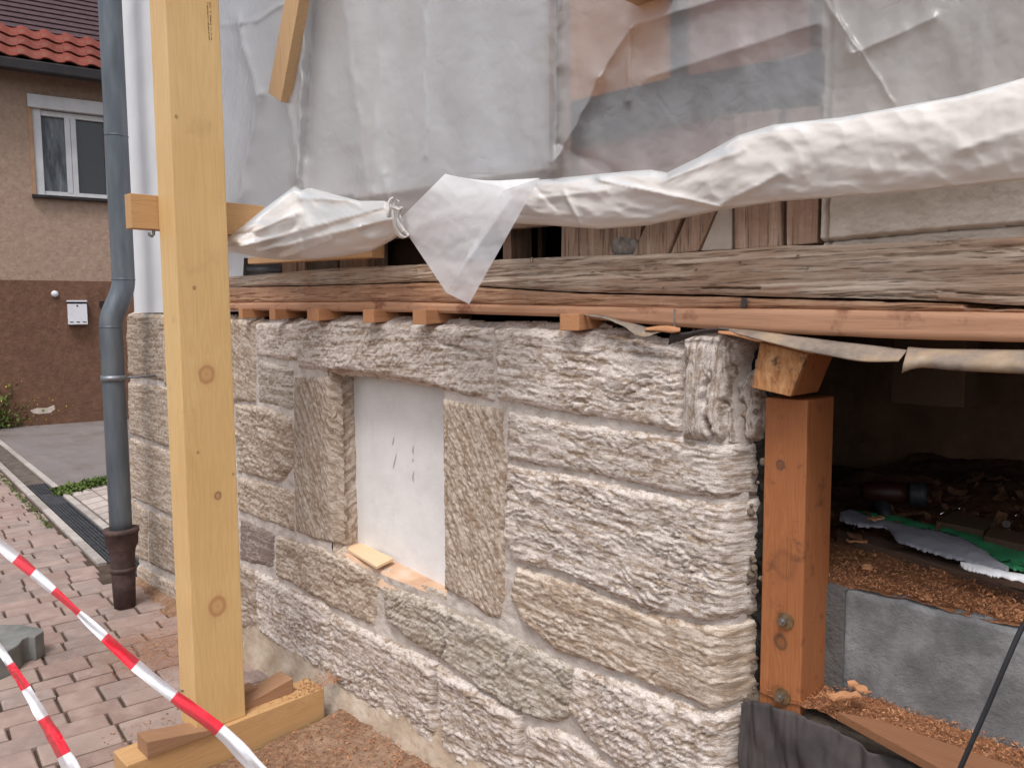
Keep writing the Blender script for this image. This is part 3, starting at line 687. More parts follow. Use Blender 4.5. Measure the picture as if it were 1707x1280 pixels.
topE = [(300, 470), (388, 461), (560, 447), (720, 440), (850, 432), (935, 428), (1130, 422), (1300, 410), (1450, 406), (1707, 394), (1800, 390)]
crk = [(300, 480), (388, 478), (520, 476), (620, 473), (700, 470), (760, 471), (800, 478), (960, 488), (1100, 491), (1200, 493), (1290, 497), (1400, 498), (1500, 501), (1600, 505), (1707, 511), (1800, 515)]
midE = [(300, 506), (388, 505), (640, 503), (830, 508), (1130, 514), (1300, 515), (1707, 522), (1800, 524)]
botE = [(300, 516), (388, 517), (700, 521), (935, 528), (1130, 545), (1300, 556), (1500, 565), (1707, 571), (1800, 574)]
def beam_part(name, top, bot, y0, mat, parent, depth, seed, gap_t=0.0, gap_b=0.0, rel=0.004, xs=(372, 1790), cracks=(), n=420, mz=34, grain=1.0):
    """a long timber face between two edge lines, in real relief, with a body behind it"""
    pxs = np.linspace(xs[0], xs[1], n)
    zt = np.array([PY(a, b, y0)[2] for a, b in zip(pxs, lin(top, pxs))])-gap_t
    zb = np.array([PY(a, b, y0)[2] for a, b in zip(pxs, lin(bot, pxs))])+gap_b
    xw = np.array([PY(a, b, y0)[0] for a, b in zip(pxs, lin(bot, pxs))])
    t = np.linspace(0, 1, mz)
    X = np.repeat(xw[:, None], mz, 1); Z = zb[:, None]+(zt-zb)[:, None]*t[None]
    rr_ = np.minimum(t, 1-t)[None]*(zt-zb)[:, None]
    Y = y0+0.006*(1-sstep(0, 0.008, rr_))-rel*fbm(X*6, Z*95, 4, seed)*1.0*grain-rel*0.4*fbm(X*2.5, Z*9, 3, seed+5)+(0.006 if rel > 0.002 else 0)*np.exp(-(fbm(X*2.2, Z*45, 3, seed+15)/0.03)**2)*sstep(0.0, 0.3, pn(X*3, Z*20, seed+16))
    Z = Z+0.002*fbm(X*14, Z*3, 3, seed+2)*(1 if gap_t or gap_b else 0.4)
    for (pl, cw, cd) in cracks:
        for (c0, c1) in zip(pl[:-1], pl[1:]):
            A = PY(*c0, y0); B = PY(*c1, y0); ex, ez = B[0]-A[0], B[2]-A[2]; L2 = ex*ex+ez*ez
            tc = np.clip(((X-A[0])*ex+(Z-A[2])*ez)/L2, 0, 1)
            dl = np.hypot(X-A[0]-ex*tc, Z-A[2]-ez*tc+0.0015*pn(X*40, Z*4, seed+9))
            Y = Y+cd*np.exp(-(dl/cw)**2)*0.999
    N = n*mz
    V = np.stack([X, Y, Z], -1).reshape(-1, 3)
    # body: back rows
    Vb = np.stack([xw, np.full(n, y0+depth), zb], -1); Vt = np.stack([xw, np.full(n, y0+depth), zt], -1)
    V = np.vstack([V, Vb, Vt]); F = gridf(n, mz).tolist()
    for i in range(n-1):
        F.append((N+i, N+i+1, (i+1)*mz, i*mz)); F.append((i*mz+mz-1, (i+1)*mz+mz-1, N+n+i+1, N+n+i)); F.append((N+n+i, N+n+i+1, N+i+1, N+i))
    F.append(tuple([i for i in range(mz)]+[N+n, N])); F.append(tuple([N+n-1, N+n+n-1]+[(n-1)*mz+i for i in range(mz-1, -1, -1)]))
    return M(name, V, F, mat, parent, True)
xb = PY(1000, 450)[0]
beam = T('sill_beam', 'long grey weathered oak sill beam with orange hewn lower edge and cracks lying over the wedges', 'timber beam', (xb, 0.1, PY(1000, 515)[2]))
beam_part('weathered_face', topE, crk, 0.004, M_oak, beam, 0.16, 3, gap_b=0.0018, rel=0.0045, mz=44,
          cracks=[([(1170, 481), (1195, 480), (1265, 481)], 0.0018, 0.02), ([(560, 470), (640, 462), (700, 466)], 0.001, 0.006), ([(1380, 493), (1470, 492), (1560, 497)], 0.0016, 0.012), ([(1560, 484), (1640, 492), (1707, 492)], 0.0012, 0.009),
                  ([(1000, 455), (1080, 458)], 0.001, 0.004), ([(1420, 452), (1540, 455)], 0.001, 0.004)])
beam_part('hewn_lower_edge', crk, midE, 0.003, M_fresh, beam, 0.15, 13, gap_t=0.0025, gap_b=0.0, rel=0.004, mz=20,
          cracks=[([(1330, 497), (1410, 500), (1440, 498)], 0.002, 0.03), ([(1400, 497), (1460, 496), (1475, 502), (1530, 501), (1610, 505)], 0.0022, 0.04), ([(1610, 511), (1650, 513), (1790, 511)], 0.0025, 0.04)])
plank = beam_part('new_plank', midE, botE, -0.008, M_new, None, 0.13, 23, rel=0.0010, mz=12)
tag(plank, 'new reddish orange plank running the full length beneath the weathered sill beam', 'plank')
box('kerf_line', PY(1128, 530)[0]-0.0008, PY(1128, 530)[0]+0.0008, -0.0105, -0.006, PY(1128, 545, -0.008)[2], PY(1128, 515, -0.008)[2], M_crk, plank, 0)
M_dbm = plain_noise_mat('black_paint_mark', [(0.3, (0.03, 0.03, 0.035)), (0.7, (0.10, 0.08, 0.08))], 90, 0.9)
hexa('paint_mark', [PY(1234, 512, -0.004), PY(1243, 513, -0.004), PY(1243, 513, 0.002), PY(1234, 512, 0.002), PY(1236, 496, -0.004), PY(1246, 497, -0.004), PY(1246, 497, 0.002), PY(1236, 496, 0.002)], M_dbm, beam, 0)
# nails in the beam
M_nail = plain_noise_mat('rusty_nail', [(0.3, (0.12, 0.08, 0.06)), (0.7, (0.35, 0.32, 0.30))], 60, 0.5, metal=0.6)
for (px, py) in [(988, 452), (1092, 446), (1160, 448), (693, 450), (740, 456), (1330, 424), (1345, 446), (1105, 478), (1232, 436)]:
    p = PY(px, py, 0.0); tube('nail', [p+np.array([0, 0.01, 0]), p+np.array([0.001, -0.008, -0.004])], 0.0016, M_nail, beam, 6)
p = PY(886, 433, -0.005)
eye = [p+0.0055*np.array([math.cos(t), 0, math.sin(t)]) for t in np.linspace(0, 2*math.pi, 15)]
tube('eye_screw', eye, 0.0016, M_nail, beam, 6)
# shims
SH = [((398, 434), 516, 531, 'first thin orange shim right of the post, lying under the plank'),
      ((449, 478), 517, 533, 'small square-ended shim, second from the tall yellow post'),
      ((512, 556), 517, 535, 'orange shim with pale cracked end, third from the tall post'),
      ((605, 648), 518, 538, 'orange shim above the left end of the white blind window'),
      ((688, 735), 519, 541, 'orange shim above the right end of the white blind window'),
      ((933, 1000), 526, 551, 'largest pale-ended shim, standing alone beside the curled felt')]
for (xx, t_, b_, lab) in SH:
    yf = -0.052 if xx[0] != 933 else -0.045
    A = PY(xx[0], b_, yf); Tt = PY(xx[0], t_, yf); wpx = {398: 6, 449: 10, 512: 19, 605: 18, 688: 22, 933: 32}[xx[0]]
    B = PY(xx[0]+wpx, b_, yf)
    zt = Tt[2]+0.004; th = 0.012
    P8 = [(A[0], yf, A[2]), (B[0], yf, A[2]), (B[0], 0.14, A[2]+th), (A[0], 0.14, A[2]+th), (A[0], yf, zt), (B[0], yf, zt), (B[0], 0.14, zt), (A[0], 0.14, zt)]
    o = hexa('shim', P8, M_shim, None, 0.002); tag(o, lab, 'wooden shim', 'orange shims between stone wall and plank')

# ---- infill pieces on the beam
M_brickstone = plain_noise_mat('grey_rubble_stone', [(0.3, (0.12, 0.10, 0.09)), (0.6, (0.30, 0.27, 0.25)), (0.8, (0.5, 0.47, 0.45))], 50, 0.9, 120, 0.8, 0.005)
frame = T('timber_framing', 'old uprights and leaning struts standing on the weathered beam behind the sheet', 'timber frame', (PY(1150, 415)[0], 0.1, PY(1150, 418)[2]))
def upright(name, pl, mat, y=0.016, d=0.09, b=0.003):
    return extr(name, [PY(a, c, y) for a, c in pl], (0, d, 0), mat, frame, b)
upright('upright', [(935, 437), (936, 376), (963, 360), (963, 436)], M_oakv)
upright('upright', [(965, 436), (965, 360), (1016, 330), (1016, 410), (1022, 425), (1010, 434)], M_oakv, 0.022)
upright('rubble_stone', [(1019, 428), (1018, 402), (1032, 394), (1064, 400), (1062, 412), (1052, 426), (1035, 424)], M_brickstone, 0.03, 0.06, 0.006)
upright('upright', [(1020, 402), (1020, 360), (1072, 352), (1066, 402)], M_oakv, 0.034)
upright('strut', [(1053, 427), (1080, 368), (1118, 280), (1170, 280), (1134, 366), (1112, 424)], M_oakv, 0.014)
upright('strut', [(1117, 424), (1142, 366), (1180, 280), (1222, 280), (1190, 358), (1164, 418)], M_oakv, 0.018)
upright('plaster_wedge', [(1168, 418), (1192, 362), (1218, 300), (1221, 300), (1220, 416)], M_infill, 0.024)
upright('upright', [(1224, 416), (1224, 190), (1300, 182), (1302, 411)], M_oakv, 0.010)
upright('upright', [(1311, 410), (1309, 182), (1368, 176), (1362, 405)], M_oakv, 0.010)
upright('stud_stub', [(470, 470), (470, 420), (492, 420), (494, 470)], M_oakv, 0.03)
upright('stud_stub', [(496, 470), (496, 420), (508, 420), (508, 470)], M_oakv, 0.04)
upright('stud_stub', [(566, 462), (566, 400), (612, 395), (612, 458)], M_oakv, 0.03)
upright('rubble_stone', [(510, 462), (512, 430), (562, 425), (564, 458)], M_core, 0.05, 0.08, 0.004)
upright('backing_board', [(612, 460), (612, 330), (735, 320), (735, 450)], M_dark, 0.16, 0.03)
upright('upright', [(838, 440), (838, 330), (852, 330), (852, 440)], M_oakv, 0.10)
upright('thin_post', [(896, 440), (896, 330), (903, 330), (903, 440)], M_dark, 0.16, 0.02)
# plaster panel at the right
panel = T('plaster_infill', 'rough beige plaster infill panel above the right end of the sill beam', 'plaster panel', (PY(1550, 360)[0], 0.06, PY(1550, 400)[2]))
x0 = PY(1372, 380)[0]; x1 = PY(1800, 380)[0]
nx, nz = 230, 120
pxs = np.linspace(1372, 1800, nx)
zb = np.array([PY(a, b, 0.012)[2] for a, b in zip(pxs, lin(topE, pxs)+2)]); xw = np.array([PY(a, 380, 0.012)[0] for a in pxs])
zj = np.array([PY(a, b, 0.012)[2] for a, b in zip(pxs, lin([(1372, 402), (1450, 395), (1560, 385), (1707, 374), (1800, 368)], pxs))])
X = np.repeat(xw[:, None], nz, 1); tt = np.linspace(0, 1, nz)[None]**1.6; Z = zb[:, None]+0.45*tt
q = Z-zj[:, None]
Y = 0.016+0.003*fbm(X*10, Z*10, 4, 5)+0.0015*fbm(X*80, Z*80, 2, 8)
Y = np.where(q > 0, Y-0.014, Y+0.006*fbm(X*30, Z*60, 3, 7)); Y = Y+0.012*np.exp(-((q+0.002*pn(X*40, Z*3, 6))/0.003)**2)
ed = (X-xw[0]); Y = Y+0.02*np.exp(-((ed-0.012+0.002*pn(Z*60, X*0, 3))/0.003)**2)
M('plaster_face', np.stack([X, Y, Z], -1).reshape(-1, 3), gridf(nx, nz), M_infill, panel, True)
box('plaster_body', x0+0.004, x1, 0.045, 0.14, zb.min()-0.0, zb.min()+0.45, M_infill, panel, 0)

# ---- wall behind the sheet
M_warm = plain_noise_mat('orange_clay_infill', [(0.3, (0.56, 0.22, 0.08)), (0.7, (0.74, 0.36, 0.15))], 7, 0.95)
M_pink = plain_noise_mat('pink_clay_infill', [(0.3, (0.30, 0.15, 0.12)), (0.7, (0.46, 0.26, 0.21))], 7, 0.95)
M_dbeam = plain_noise_mat('dark_frame_timber', [(0.3, (0.012, 0.013, 0.022)), (0.7, (0.04, 0.042, 0.06))], 12, 0.85)
def slab(name, pl, y, d, mat, parent, b=0): return extr(name, [PY(a, c, y) for a, c in pl], (0, d, 0), mat, parent, b)
facade = T('half_timbered_facade', 'half timbered house front with white panel and clay infill showing faintly through the plastic sheet', 'house front', (PY(1000, 200)[0], 0.2, PY(1000, 400)[2]))
slab('white_panel', [(500, 330), (590, 322), (915, 272), (915, -160), (500, -160)], -0.010, 0.03, M_white, facade, 0.002)
slab('panel_ledge', [(590, 330), (916, 280), (916, 262), (590, 312)], -0.035, 0.03, M_white, facade, 0.002)
slab('lower_board', [(380, 330), (590, 332), (918, 284), (960, 260), (960, 372), (380, 420)], 0.05, 0.03, M_oakv, facade)
slab('post_timber', [(918, 376), (918, -160), (952, -160), (952, 370)], 0.03, 0.09, M_oakv, facade)
slab('clay_panel', [(952, 170), (952, -40), (1118, -40), (1118, 130)], 0.03, 0.05, M_warm, facade)
slab('clay_panel', [(1140, 128), (1140, -60), (1350, -60), (1350, 90)], 0.03, 0.05, M_pink, facade)
slab('dark_upright', [(1118, 140), (1118, -60), (1140, -60), (1140, 130)], 0.012, 0.07, M_dbeam, facade)
slab('cross_beam', [(952, 240), (952, 172), (1118, 132), (1140, 128), (1370, 88), (1370, 150), (1224, 176)], 0.005, 0.09, M_dbeam, facade)
slab('strut_infill', [(952, 372), (952, 240), (1224, 176), (1224, 300), (1010, 372)], 0.060, 0.04, M_pink, facade)
slab('grey_clay_panel', [(1370, 330), (1370, -160), (1800, -160), (1800, 330)], 0.02, 0.05, M_infill, facade)
slab('upper_clay_panel', [(952, -60), (952, -300), (1370, -300), (1370, -60)], 0.03, 0.05, M_pink, facade)
slab('dark_rail', [(1400, 168), (1800, 88), (1800, 74), (1400, 154)], 0.006, 0.02, M_dbeam, facade)
slab('dark_rail', [(1640, -20), (1700, 90), (1720, 80), (1670, -20)], 0.006, 0.02, M_dbeam, facade)
slab('warm_patch', [(560, 326), (915, 268), (915, 262), (560, 318)], 0.03, 0.01, M_warm, facade)
box('upper_wall', PY(918, 0)[0], 1.6, 0.12, 0.16, 1.65, 3.2, M_dark, facade, 0)

# ---- white rendered wall at the left
Xa = PY(206, 250)[0]
rw = T('rendered_wall', 'smooth white rendered house wall left of the tall yellow post behind the downpipe', 'house wall', ((Xa-3.3)/2, 0.1, 1.5))
xx1 = PY(505, 250)[0]
zb0 = PY(214, 519)[2]
nx, nz = 60, 60
X, Z = np.meshgrid(np.linspace(XL+0.04, xx1, nx), np.linspace(0, 1, nz), indexing='ij')
zlow = np.interp(X, [XL, PY(392, 420)[0], PY(396, 420)[0], xx1], [zb0-0.01, zb0-0.01, PY(396, 430)[2], PY(500, 428)[2]])
Z = zlow+Z*(3.4-zlow)
Y = 0.02+0.003*fbm(X*3, Z*3, 3, 12)
Y = Y+0.02*sstep(0.02, 0.0, X-(XL+0.04))
M('render_face', np.stack([X, Y, Z], -1).reshape(-1, 3), gridf(nx, nz), M_render, rw, True)
box('render_body', XL+0.045, PY(388, 400)[0], 0.035, 0.4, zb0, 3.4, M_render, rw, 0.01)
# debris between post and beam
M_greenrock = plain_noise_mat('mossy_rubble', [(0.3, (0.02, 0.03, 0.02)), (0.6, (0.07, 0.09, 0.06)), (0.8, (0.22, 0.23, 0.20))], 30, 0.95, 60, 0.9, 0.01)
S0 = PY(400, 446, 0.07)
bm = bmesh.new(); bmesh.ops.create_icosphere(bm, subdivisions=3, radius=0.05)
for v in bm.verts: v.co *= 1+0.3*float(fbm(v.co.x*20+5, v.co.z*20+v.co.y*9, 3, 4)); v.co.x *= 1.2; v.co.z *= 0.6
me = bpy.data.meshes.new('mossy_rubble'); bm.to_mesh(me); bm.free(); me.materials.append(M_greenrock)
o = bpy.data.objects.new('mossy_rubble', me); o.location = tuple(S0); col.objects.link(o); tag(o, 'dark mossy lump of rubble on the beam end just right of the tall post', 'rubble')
M_pipeg = plain_noise_mat('grey_plastic_pipe', [(0.3, (0.08, 0.08, 0.085)), (0.7, (0.14, 0.14, 0.15))], 10, 0.4)
o = tube('pipe_stub', [PY(414, 449, 0.04), PY(440, 449, 0.04), PY(470, 450, 0.04)], 0.012, M_pipeg, None, 14)
tag(o, 'short dark grey pipe lying on the beam left of the stud stubs', 'pipe')

# ================================================================== PLASTIC SHEET
def plastic(name, trans=0.32, rfr=0.26, col_=(0.86, 0.85, 0.87), sc=9, rough=0.30, bst=0.15, gi=1.30, cre=0.25):
    n = NT(name); P = n.obj()
    cr = n.noise(P, sc, 5, 0.6, 0.6); fi = n.noise(n.mapping(P, (40, 40, 130)), 1.0, 3, 0.6)
    h = n.math('ADD', cr, n.math('MULTIPLY', fi, 0.06))
    for (cs_, ca_) in ((5.0, 1.0), (13.0, 0.5)):
        rg = n.math('ABSOLUTE', n.math('SUBTRACT', n.noise(P, cs_, 2, 0.5, 1.0), 0.5))
        rg = n.math('MINIMUM', n.math('MULTIPLY', rg, 14.0), 1.0)
        h = n.math('ADD', h, n.math('MULTIPLY', rg, cre*ca_))
    bp = n.n('ShaderNodeBump'); bp.inputs['Strength'].default_value = bst; bp.inputs['Distance'].default_value = 0.012; n.l(h, bp.inputs['Height'])
    df = n.n('ShaderNodeBsdfDiffuse'); df.inputs['Color'].default_value = (*col_, 1); n.l(bp.outputs[0], df.inputs['Normal'])
    tl = n.n('ShaderNodeBsdfTranslucent'); tl.inputs['Color'].default_value = (*col_, 1); n.l(bp.outputs[0], tl.inputs['Normal'])
    m1 = n.n('ShaderNodeMixShader'); m1.inputs[0].default_value = 0.20; n.l(df.outputs[0], m1.inputs[1]); n.l(tl.outputs[0], m1.inputs[2])
    rf = n.n('ShaderNodeBsdfRefraction'); rf.inputs['Color'].default_value = (0.98, 0.975, 0.975, 1); rf.inputs['IOR'].default_value = 1.12; rf.inputs['Roughness'].default_value = 0.55
    tp = n.n('ShaderNodeBsdfTransparent'); tp.inputs['Color'].default_value = (0.98, 0.975, 0.975, 1)
    m2 = n.n('ShaderNodeMixShader'); m2.inputs[0].default_value = rfr/(1-trans); n.l(m1.outputs[0], m2.inputs[1]); n.l(rf.outputs[0], m2.inputs[2])
    m3 = n.n('ShaderNodeMixShader'); m3.inputs[0].default_value = trans; n.l(m2.outputs[0], m3.inputs[1]); n.l(tp.outputs[0], m3.inputs[2])
    gl = n.n('ShaderNodeBsdfGlossy'); gl.inputs['Roughness'].default_value = rough; n.l(bp.outputs[0], gl.inputs['Normal'])
    fr = n.n('ShaderNodeFresnel'); fr.inputs['IOR'].default_value = gi; n.l(bp.outputs[0], fr.inputs['Normal'])
    m4 = n.n('ShaderNodeMixShader'); n.l(fr.outputs[0], m4.inputs[0]); n.l(m3.outputs[0], m4.inputs[1]); n.l(gl.outputs[0], m4.inputs[2])
    n.l(m4.outputs[0], n.out.inputs[0]); return n.m
M_sheet = plastic('translucent_sheet', 0.54, 0.20, (0.97, 0.97, 0.99), rough=0.24, gi=1.38, bst=0.20, cre=0.35)
M_roll = plastic('bundled_sheet', 0.13, 0.14, (0.88, 0.835, 0.80), rough=0.55, gi=1.18, bst=0.10, cre=0.12)
M_flap = plastic('folded_sheet', 0.13, 0.10, (0.86, 0.85, 0.87))
film = T('plastic_sheet', 'large milky plastic sheet over the house front, its lower edge rolled up and knotted', 'plastic sheet', (PY(900, 340)[0], -0.1, PY(900, 340)[2]))
def creaseval(U, V, creases):
    r_ = np.zeros_like(U)
    for (p0, p1, w, a_) in creases:
        ex, ey = p1[0]-p0[0], p1[1]-p0[1]; L2 = ex*ex+ey*ey
        t = np.clip(((U-p0[0])*ex+(V-p0[1])*ey)/L2, 0, 1)
        d = np.hypot(U-p0[0]-ex*t, V-p0[1]-ey*t)
        r_ += a_*np.exp(-d/w)
    return r_
nu, nv = 560, 240
Uu = np.linspace(300, 1800, nu)
low = lin([(300, 400), (385, 398), (440, 352), (490, 318), (560, 335), (650, 350), (700, 360), (760, 340), (900, 320), (960, 310), (1050, 300), (1110, 290), (1160, 275), (1230, 240), (1290, 222), (1400, 210), (1500, 195), (1600, 178), (1707, 150), (1800, 130)], Uu)+14
U2 = np.repeat(Uu[:, None], nv, 1); V2 = -420+(low[:, None]+420)*np.linspace(0, 1, nv)[None]
cre = [((395, 30), (430, 160), 9, 0.02), ((430, 160), (400, 330), 12, 0.02), ((512, -200), (498, 300), 7, 0.030), ((528, -200), (512, 260), 6, -0.018), ((480, 160), (505, 330), 10, 0.02), ((560, -100), (612, 320), 22, 0.022), ((640, -100), (620, 320), 18, 0.012), ((708, -300), (708, 262), 3.5, 0.006),
       ((940, -300), (922, 270), 22, 0.035), ((1052, 46), (1000, 130), 9, 0.016), ((1052, 46), (1046, 170), 5, 0.010), ((1000, 130), (925, 270), 16, 0.022), ((1060, 40), (1330, -40), 18, 0.016), ((1080, 130), (1360, 40), 24, 0.012), ((1375, 0), (1490, 172), 2.6, 0.007), ((1360, -80), (1420, 90), 12, 0.010), ((1420, 90), (1560, 30), 14, 0.010),
       ((370, 42), (425, 36), 3, 0.005), ((425, 36), (470, 8), 3, 0.006), ((600, 280), (597, 330), 5, 0.012), ((640, 290), (650, 340), 5, 0.012), ((930, 240), (1040, 300), 10, -0.012)]
Yo = -0.062-0.030*fbm(U2/150, V2/420, 3, 61)-0.003*fbm(U2/40, V2/60, 3, 62)-1.15*creaseval(U2+6*fbm(U2/70, V2/50, 2, 9), V2, cre)
Yo = Yo-0.03*np.exp(-((U2-440)/70)**2)
Yo = np.minimum(Yo, -0.046)
D = Fv[None, None]+((U2-853.5)/FPX)[..., None]*Rr-((V2-640)/FPX)[..., None]*Ur
Pg = CAM+D*((Yo-CAM[1])/D[..., 1])[..., None]
M('hanging_film', Pg.reshape(-1, 3), gridf(nu, nv)[:, ::-1].copy(), M_sheet, film, True)

def roll(name, top, bot, mat, n=260, mseg=40, bulge=0.055, ybase=-0.075, seed=5, wr=0.012, folds=(), tw=0.0, parent=None, tint=None):
    xs = np.linspace(top[0][0], top[-1][0], n)
    s = np.linspace(0, 1, n)
    tp = np.stack([xs, lin(top, xs)], -1); xb_ = np.linspace(bot[0][0], bot[-1][0], n); bt = np.stack([xb_, lin(bot, xb_)], -1)
    an = np.linspace(-0.12*math.pi, 1.12*math.pi, mseg)   # top -> front -> bottom, tucked behind at both ends
    U = np.zeros((n, mseg)); V = np.zeros((n, mseg)); Y = np.zeros((n, mseg))
    for j, a_ in enumerate(an):
        t = 0.5-0.5*math.cos(a_); 
        U[:, j] = tp[:, 0]*(1-t)+bt[:, 0]*t; V[:, j] = tp[:, 1]*(1-t)+bt[:, 1]*t
        Y[:, j] = (ybase if not callable(ybase) else ybase(U[:, j]))-bulge*math.sin(a_)
    S_ = np.repeat(s[:, None], mseg, 1); Tn = np.repeat((an/math.pi)[None], n, 0)
    Lr = (xs[-1]-xs[0])/100.0
    wrk = fbm(S_*Lr*0.9+Tn*1.1, Tn*4.5-S_*Lr*0.5, 4, seed)+0.5*(1-2.2*np.abs(pn(S_*Lr*1.3+Tn*tw, Tn*3.0-S_*Lr*0.8, seed+7)))
    wrk = wrk*0.95+0.15*fbm(S_*Lr*2.2+Tn*2, Tn*5-S_*Lr*1.8, 3, seed+40)
    Y = Y-wr*wrk*np.clip(np.sin(np.clip(Tn, 0, 1)*math.pi)+0.15, 0, 1)
    Y = Y-creaseval(U, V, folds)
    D = Fv[None, None]+((U-853.5)/FPX)[..., None]*Rr-((V-640)/FPX)[..., None]*Ur
    Pg = CAM+D*((Y-CAM[1])/D[..., 1])[..., None]
    return M(name, Pg.reshape(-1, 3), gridf(n, mseg), mat, parent or film, True)
roll('rolled_edge', [(840, 306), (900, 300), (940, 296), (1040, 286), (1085, 283), (1112, 288), (1165, 262), (1230, 226), (1290, 208), (1400, 196), (1500, 178), (1600, 160), (1707, 130), (1800, 104)],
     [(835, 372), (900, 375), (1000, 382), (1080, 376), (1200, 351), (1300, 336), (1400, 329), (1500, 322), (1600, 312), (1707, 300), (1800, 290)], M_roll, 420, 56, 0.036, -0.075, 5, 0.010,
     folds=[((1000, 300), (1200, 345), 6, 0.014), ((900, 330), (1010, 318), 5, 0.008), ((1110, 300), (1240, 250), 9, 0.010), ((1205, 340), (1300, 290), 10, 0.012), ((1600, 250), (1707, 215), 14, 0.012), ((940, 320), (970, 378), 5, 0.008), ((890, 310), (930, 350), 6, -0.006)])
roll('rolled_edge', [(372, 398), (400, 380), (440, 348), (490, 311), (520, 314), (560, 325), (600, 335), (640, 335), (664, 345)],
     [(372, 418), (405, 424), (440, 431), (480, 434), (530, 432), (570, 428), (620, 419), (655, 400), (676, 384)], M_roll, 260, 56, 0.055, (lambda u_: -0.085-0.23*sstep(510, 395, u_)), 15, 0.010,
     folds=[((390, 400), (500, 355), 7, 0.014), ((400, 412), (640, 345), 6, 0.018), ((430, 420), (655, 365), 7, 0.018), ((470, 430), (600, 380), 6, 0.012), ((500, 330), (650, 338), 4, 0.010), ((380, 392), (420, 388), 4, -0.012), ((560, 395), (640, 372), 5, -0.010)])
# knot
V = []; F = []
kn = T('x', None, None, (0, 0, 0)) if False else None
for k, (pl, w) in enumerate([([(646, 362), (648, 340), (656, 330), (664, 336)], 9), ([(660, 332), (654, 350), (660, 372), (680, 392)], 12), ([(655, 368), (664, 388), (676, 396), (684, 388)], 10), ([(668, 345), (662, 362), (672, 385)], 12), ([(650, 345), (664, 350), (672, 345)], 9)]):
    c = curve(pl, 24); b0 = len(V)
    for i, (a_, b_) in enumerate(c):
        t = i/23; tw_ = 1.1*math.sin(t*3+k)
        for q in range(5):
            f = (q/4-0.5)*w*(0.6+0.6*math.sin(math.pi*t))
            V.append(PY(a_+f*math.cos(tw_), b_+f*0.35*math.sin(tw_*2), -0.16-0.010*k+0.02*(q/4-0.5)**2*4-0.008*math.sin(q*2.3+t*5)))
    for i in range(23):
        for q in range(4): F.append((b0+i*5+q, b0+i*5+q+1, b0+(i+1)*5+q+1, b0+(i+1)*5+q))
M('knot', V, F, M_roll, film, True)
# hanging flap: quadrilateral patch with a folded-over strip
def patch(name, P00, P10, P11, P01, mat, yf, n=60, mm=60, seed=3, wr=0.006):
    a_, b_ = np.meshgrid(np.linspace(0, 1, n), np.linspace(0, 1, mm), indexing='ij')
    e = lambda p: np.array(p, float)
    U = (1-a_)*(1-b_)*P00[0]+a_*(1-b_)*P10[0]+a_*b_*P11[0]+(1-a_)*b_*P01[0]
    V = (1-a_)*(1-b_)*P00[1]+a_*(1-b_)*P10[1]+a_*b_*P11[1]+(1-a_)*b_*P01[1]
    Y = yf(a_, b_)-wr*fbm(U/55, V/55, 3, seed)
    D = Fv[None, None]+((U-853.5)/FPX)[..., None]*Rr-((V-640)/FPX)[..., None]*Ur
    Pg = CAM+D*((Y-CAM[1])/D[..., 1])[..., None]
    return M(name, Pg.reshape(-1, 3), gridf(n, mm)[:, ::-1].copy(), mat, film, True)
patch('hanging_flap', (664, 368), (742, 290), (862, 318), (744, 488), M_flap, lambda a_, b_: -0.150-0.030*np.sin(a_*2.4)-0.012*b_)
patch('hanging_flap', (742, 290), (790, 304), (900, 297), (862, 318), M_flap, lambda a_, b_: -0.168+0.015*a_)
patch('flap_fold', (838, 318), (900, 297), (782, 507), (744, 488), plastic('doubled_sheet', 0.24, 0.14, (0.74, 0.73, 0.76)), lambda a_, b_: -0.212+0.0*a_)

# diagonal batten nailed over the sheet
P0 = [(447, 155), (474, 173), (516, -70), (500, -78)]
q = T('diagonal_batten', None, None, (0, 0, 0)) if False else None
pl = [PY(a_, b_, -0.145) for a_, b_ in [(447, 155), (473, 173), (533, -130), (505, -130)]]
# leaning batten: front face and visible right edge
pl = [PY(447, 155, -0.135), PY(468, 170, -0.135), PY(528, -160, -0.135), PY(503, -160, -0.135)]
o = extr('diagonal_batten', pl, (0.0, 0.04, 0), M_batten, None, 0.002); tag(o, 'short tan batten slanting across the top of the plastic sheet', 'batten')
# batten under the knotted left bundle
o = extr('level_batten', [PY(413, 430, -0.05), PY(413, 440, -0.05), PY(620, 429, -0.05), PY(620, 405, -0.05)], (0, 0.05, 0), M_battx, None, 0.002)
tag(o, 'thin level batten showing below the knotted left end of the sheet', 'batten')
o = box('top_hook_block', PY(1050, -10, -0.1)[0], PY(1112, -10, -0.1)[0], -0.12, -0.07, PY(1050, 5, -0.1)[2], PY(1050, -60, -0.1)[2], M_batten, None, 0.002)
o.name = 'short_batten'; tag(o, 'end of a short batten over the sheet at the top edge of the picture', 'batten')

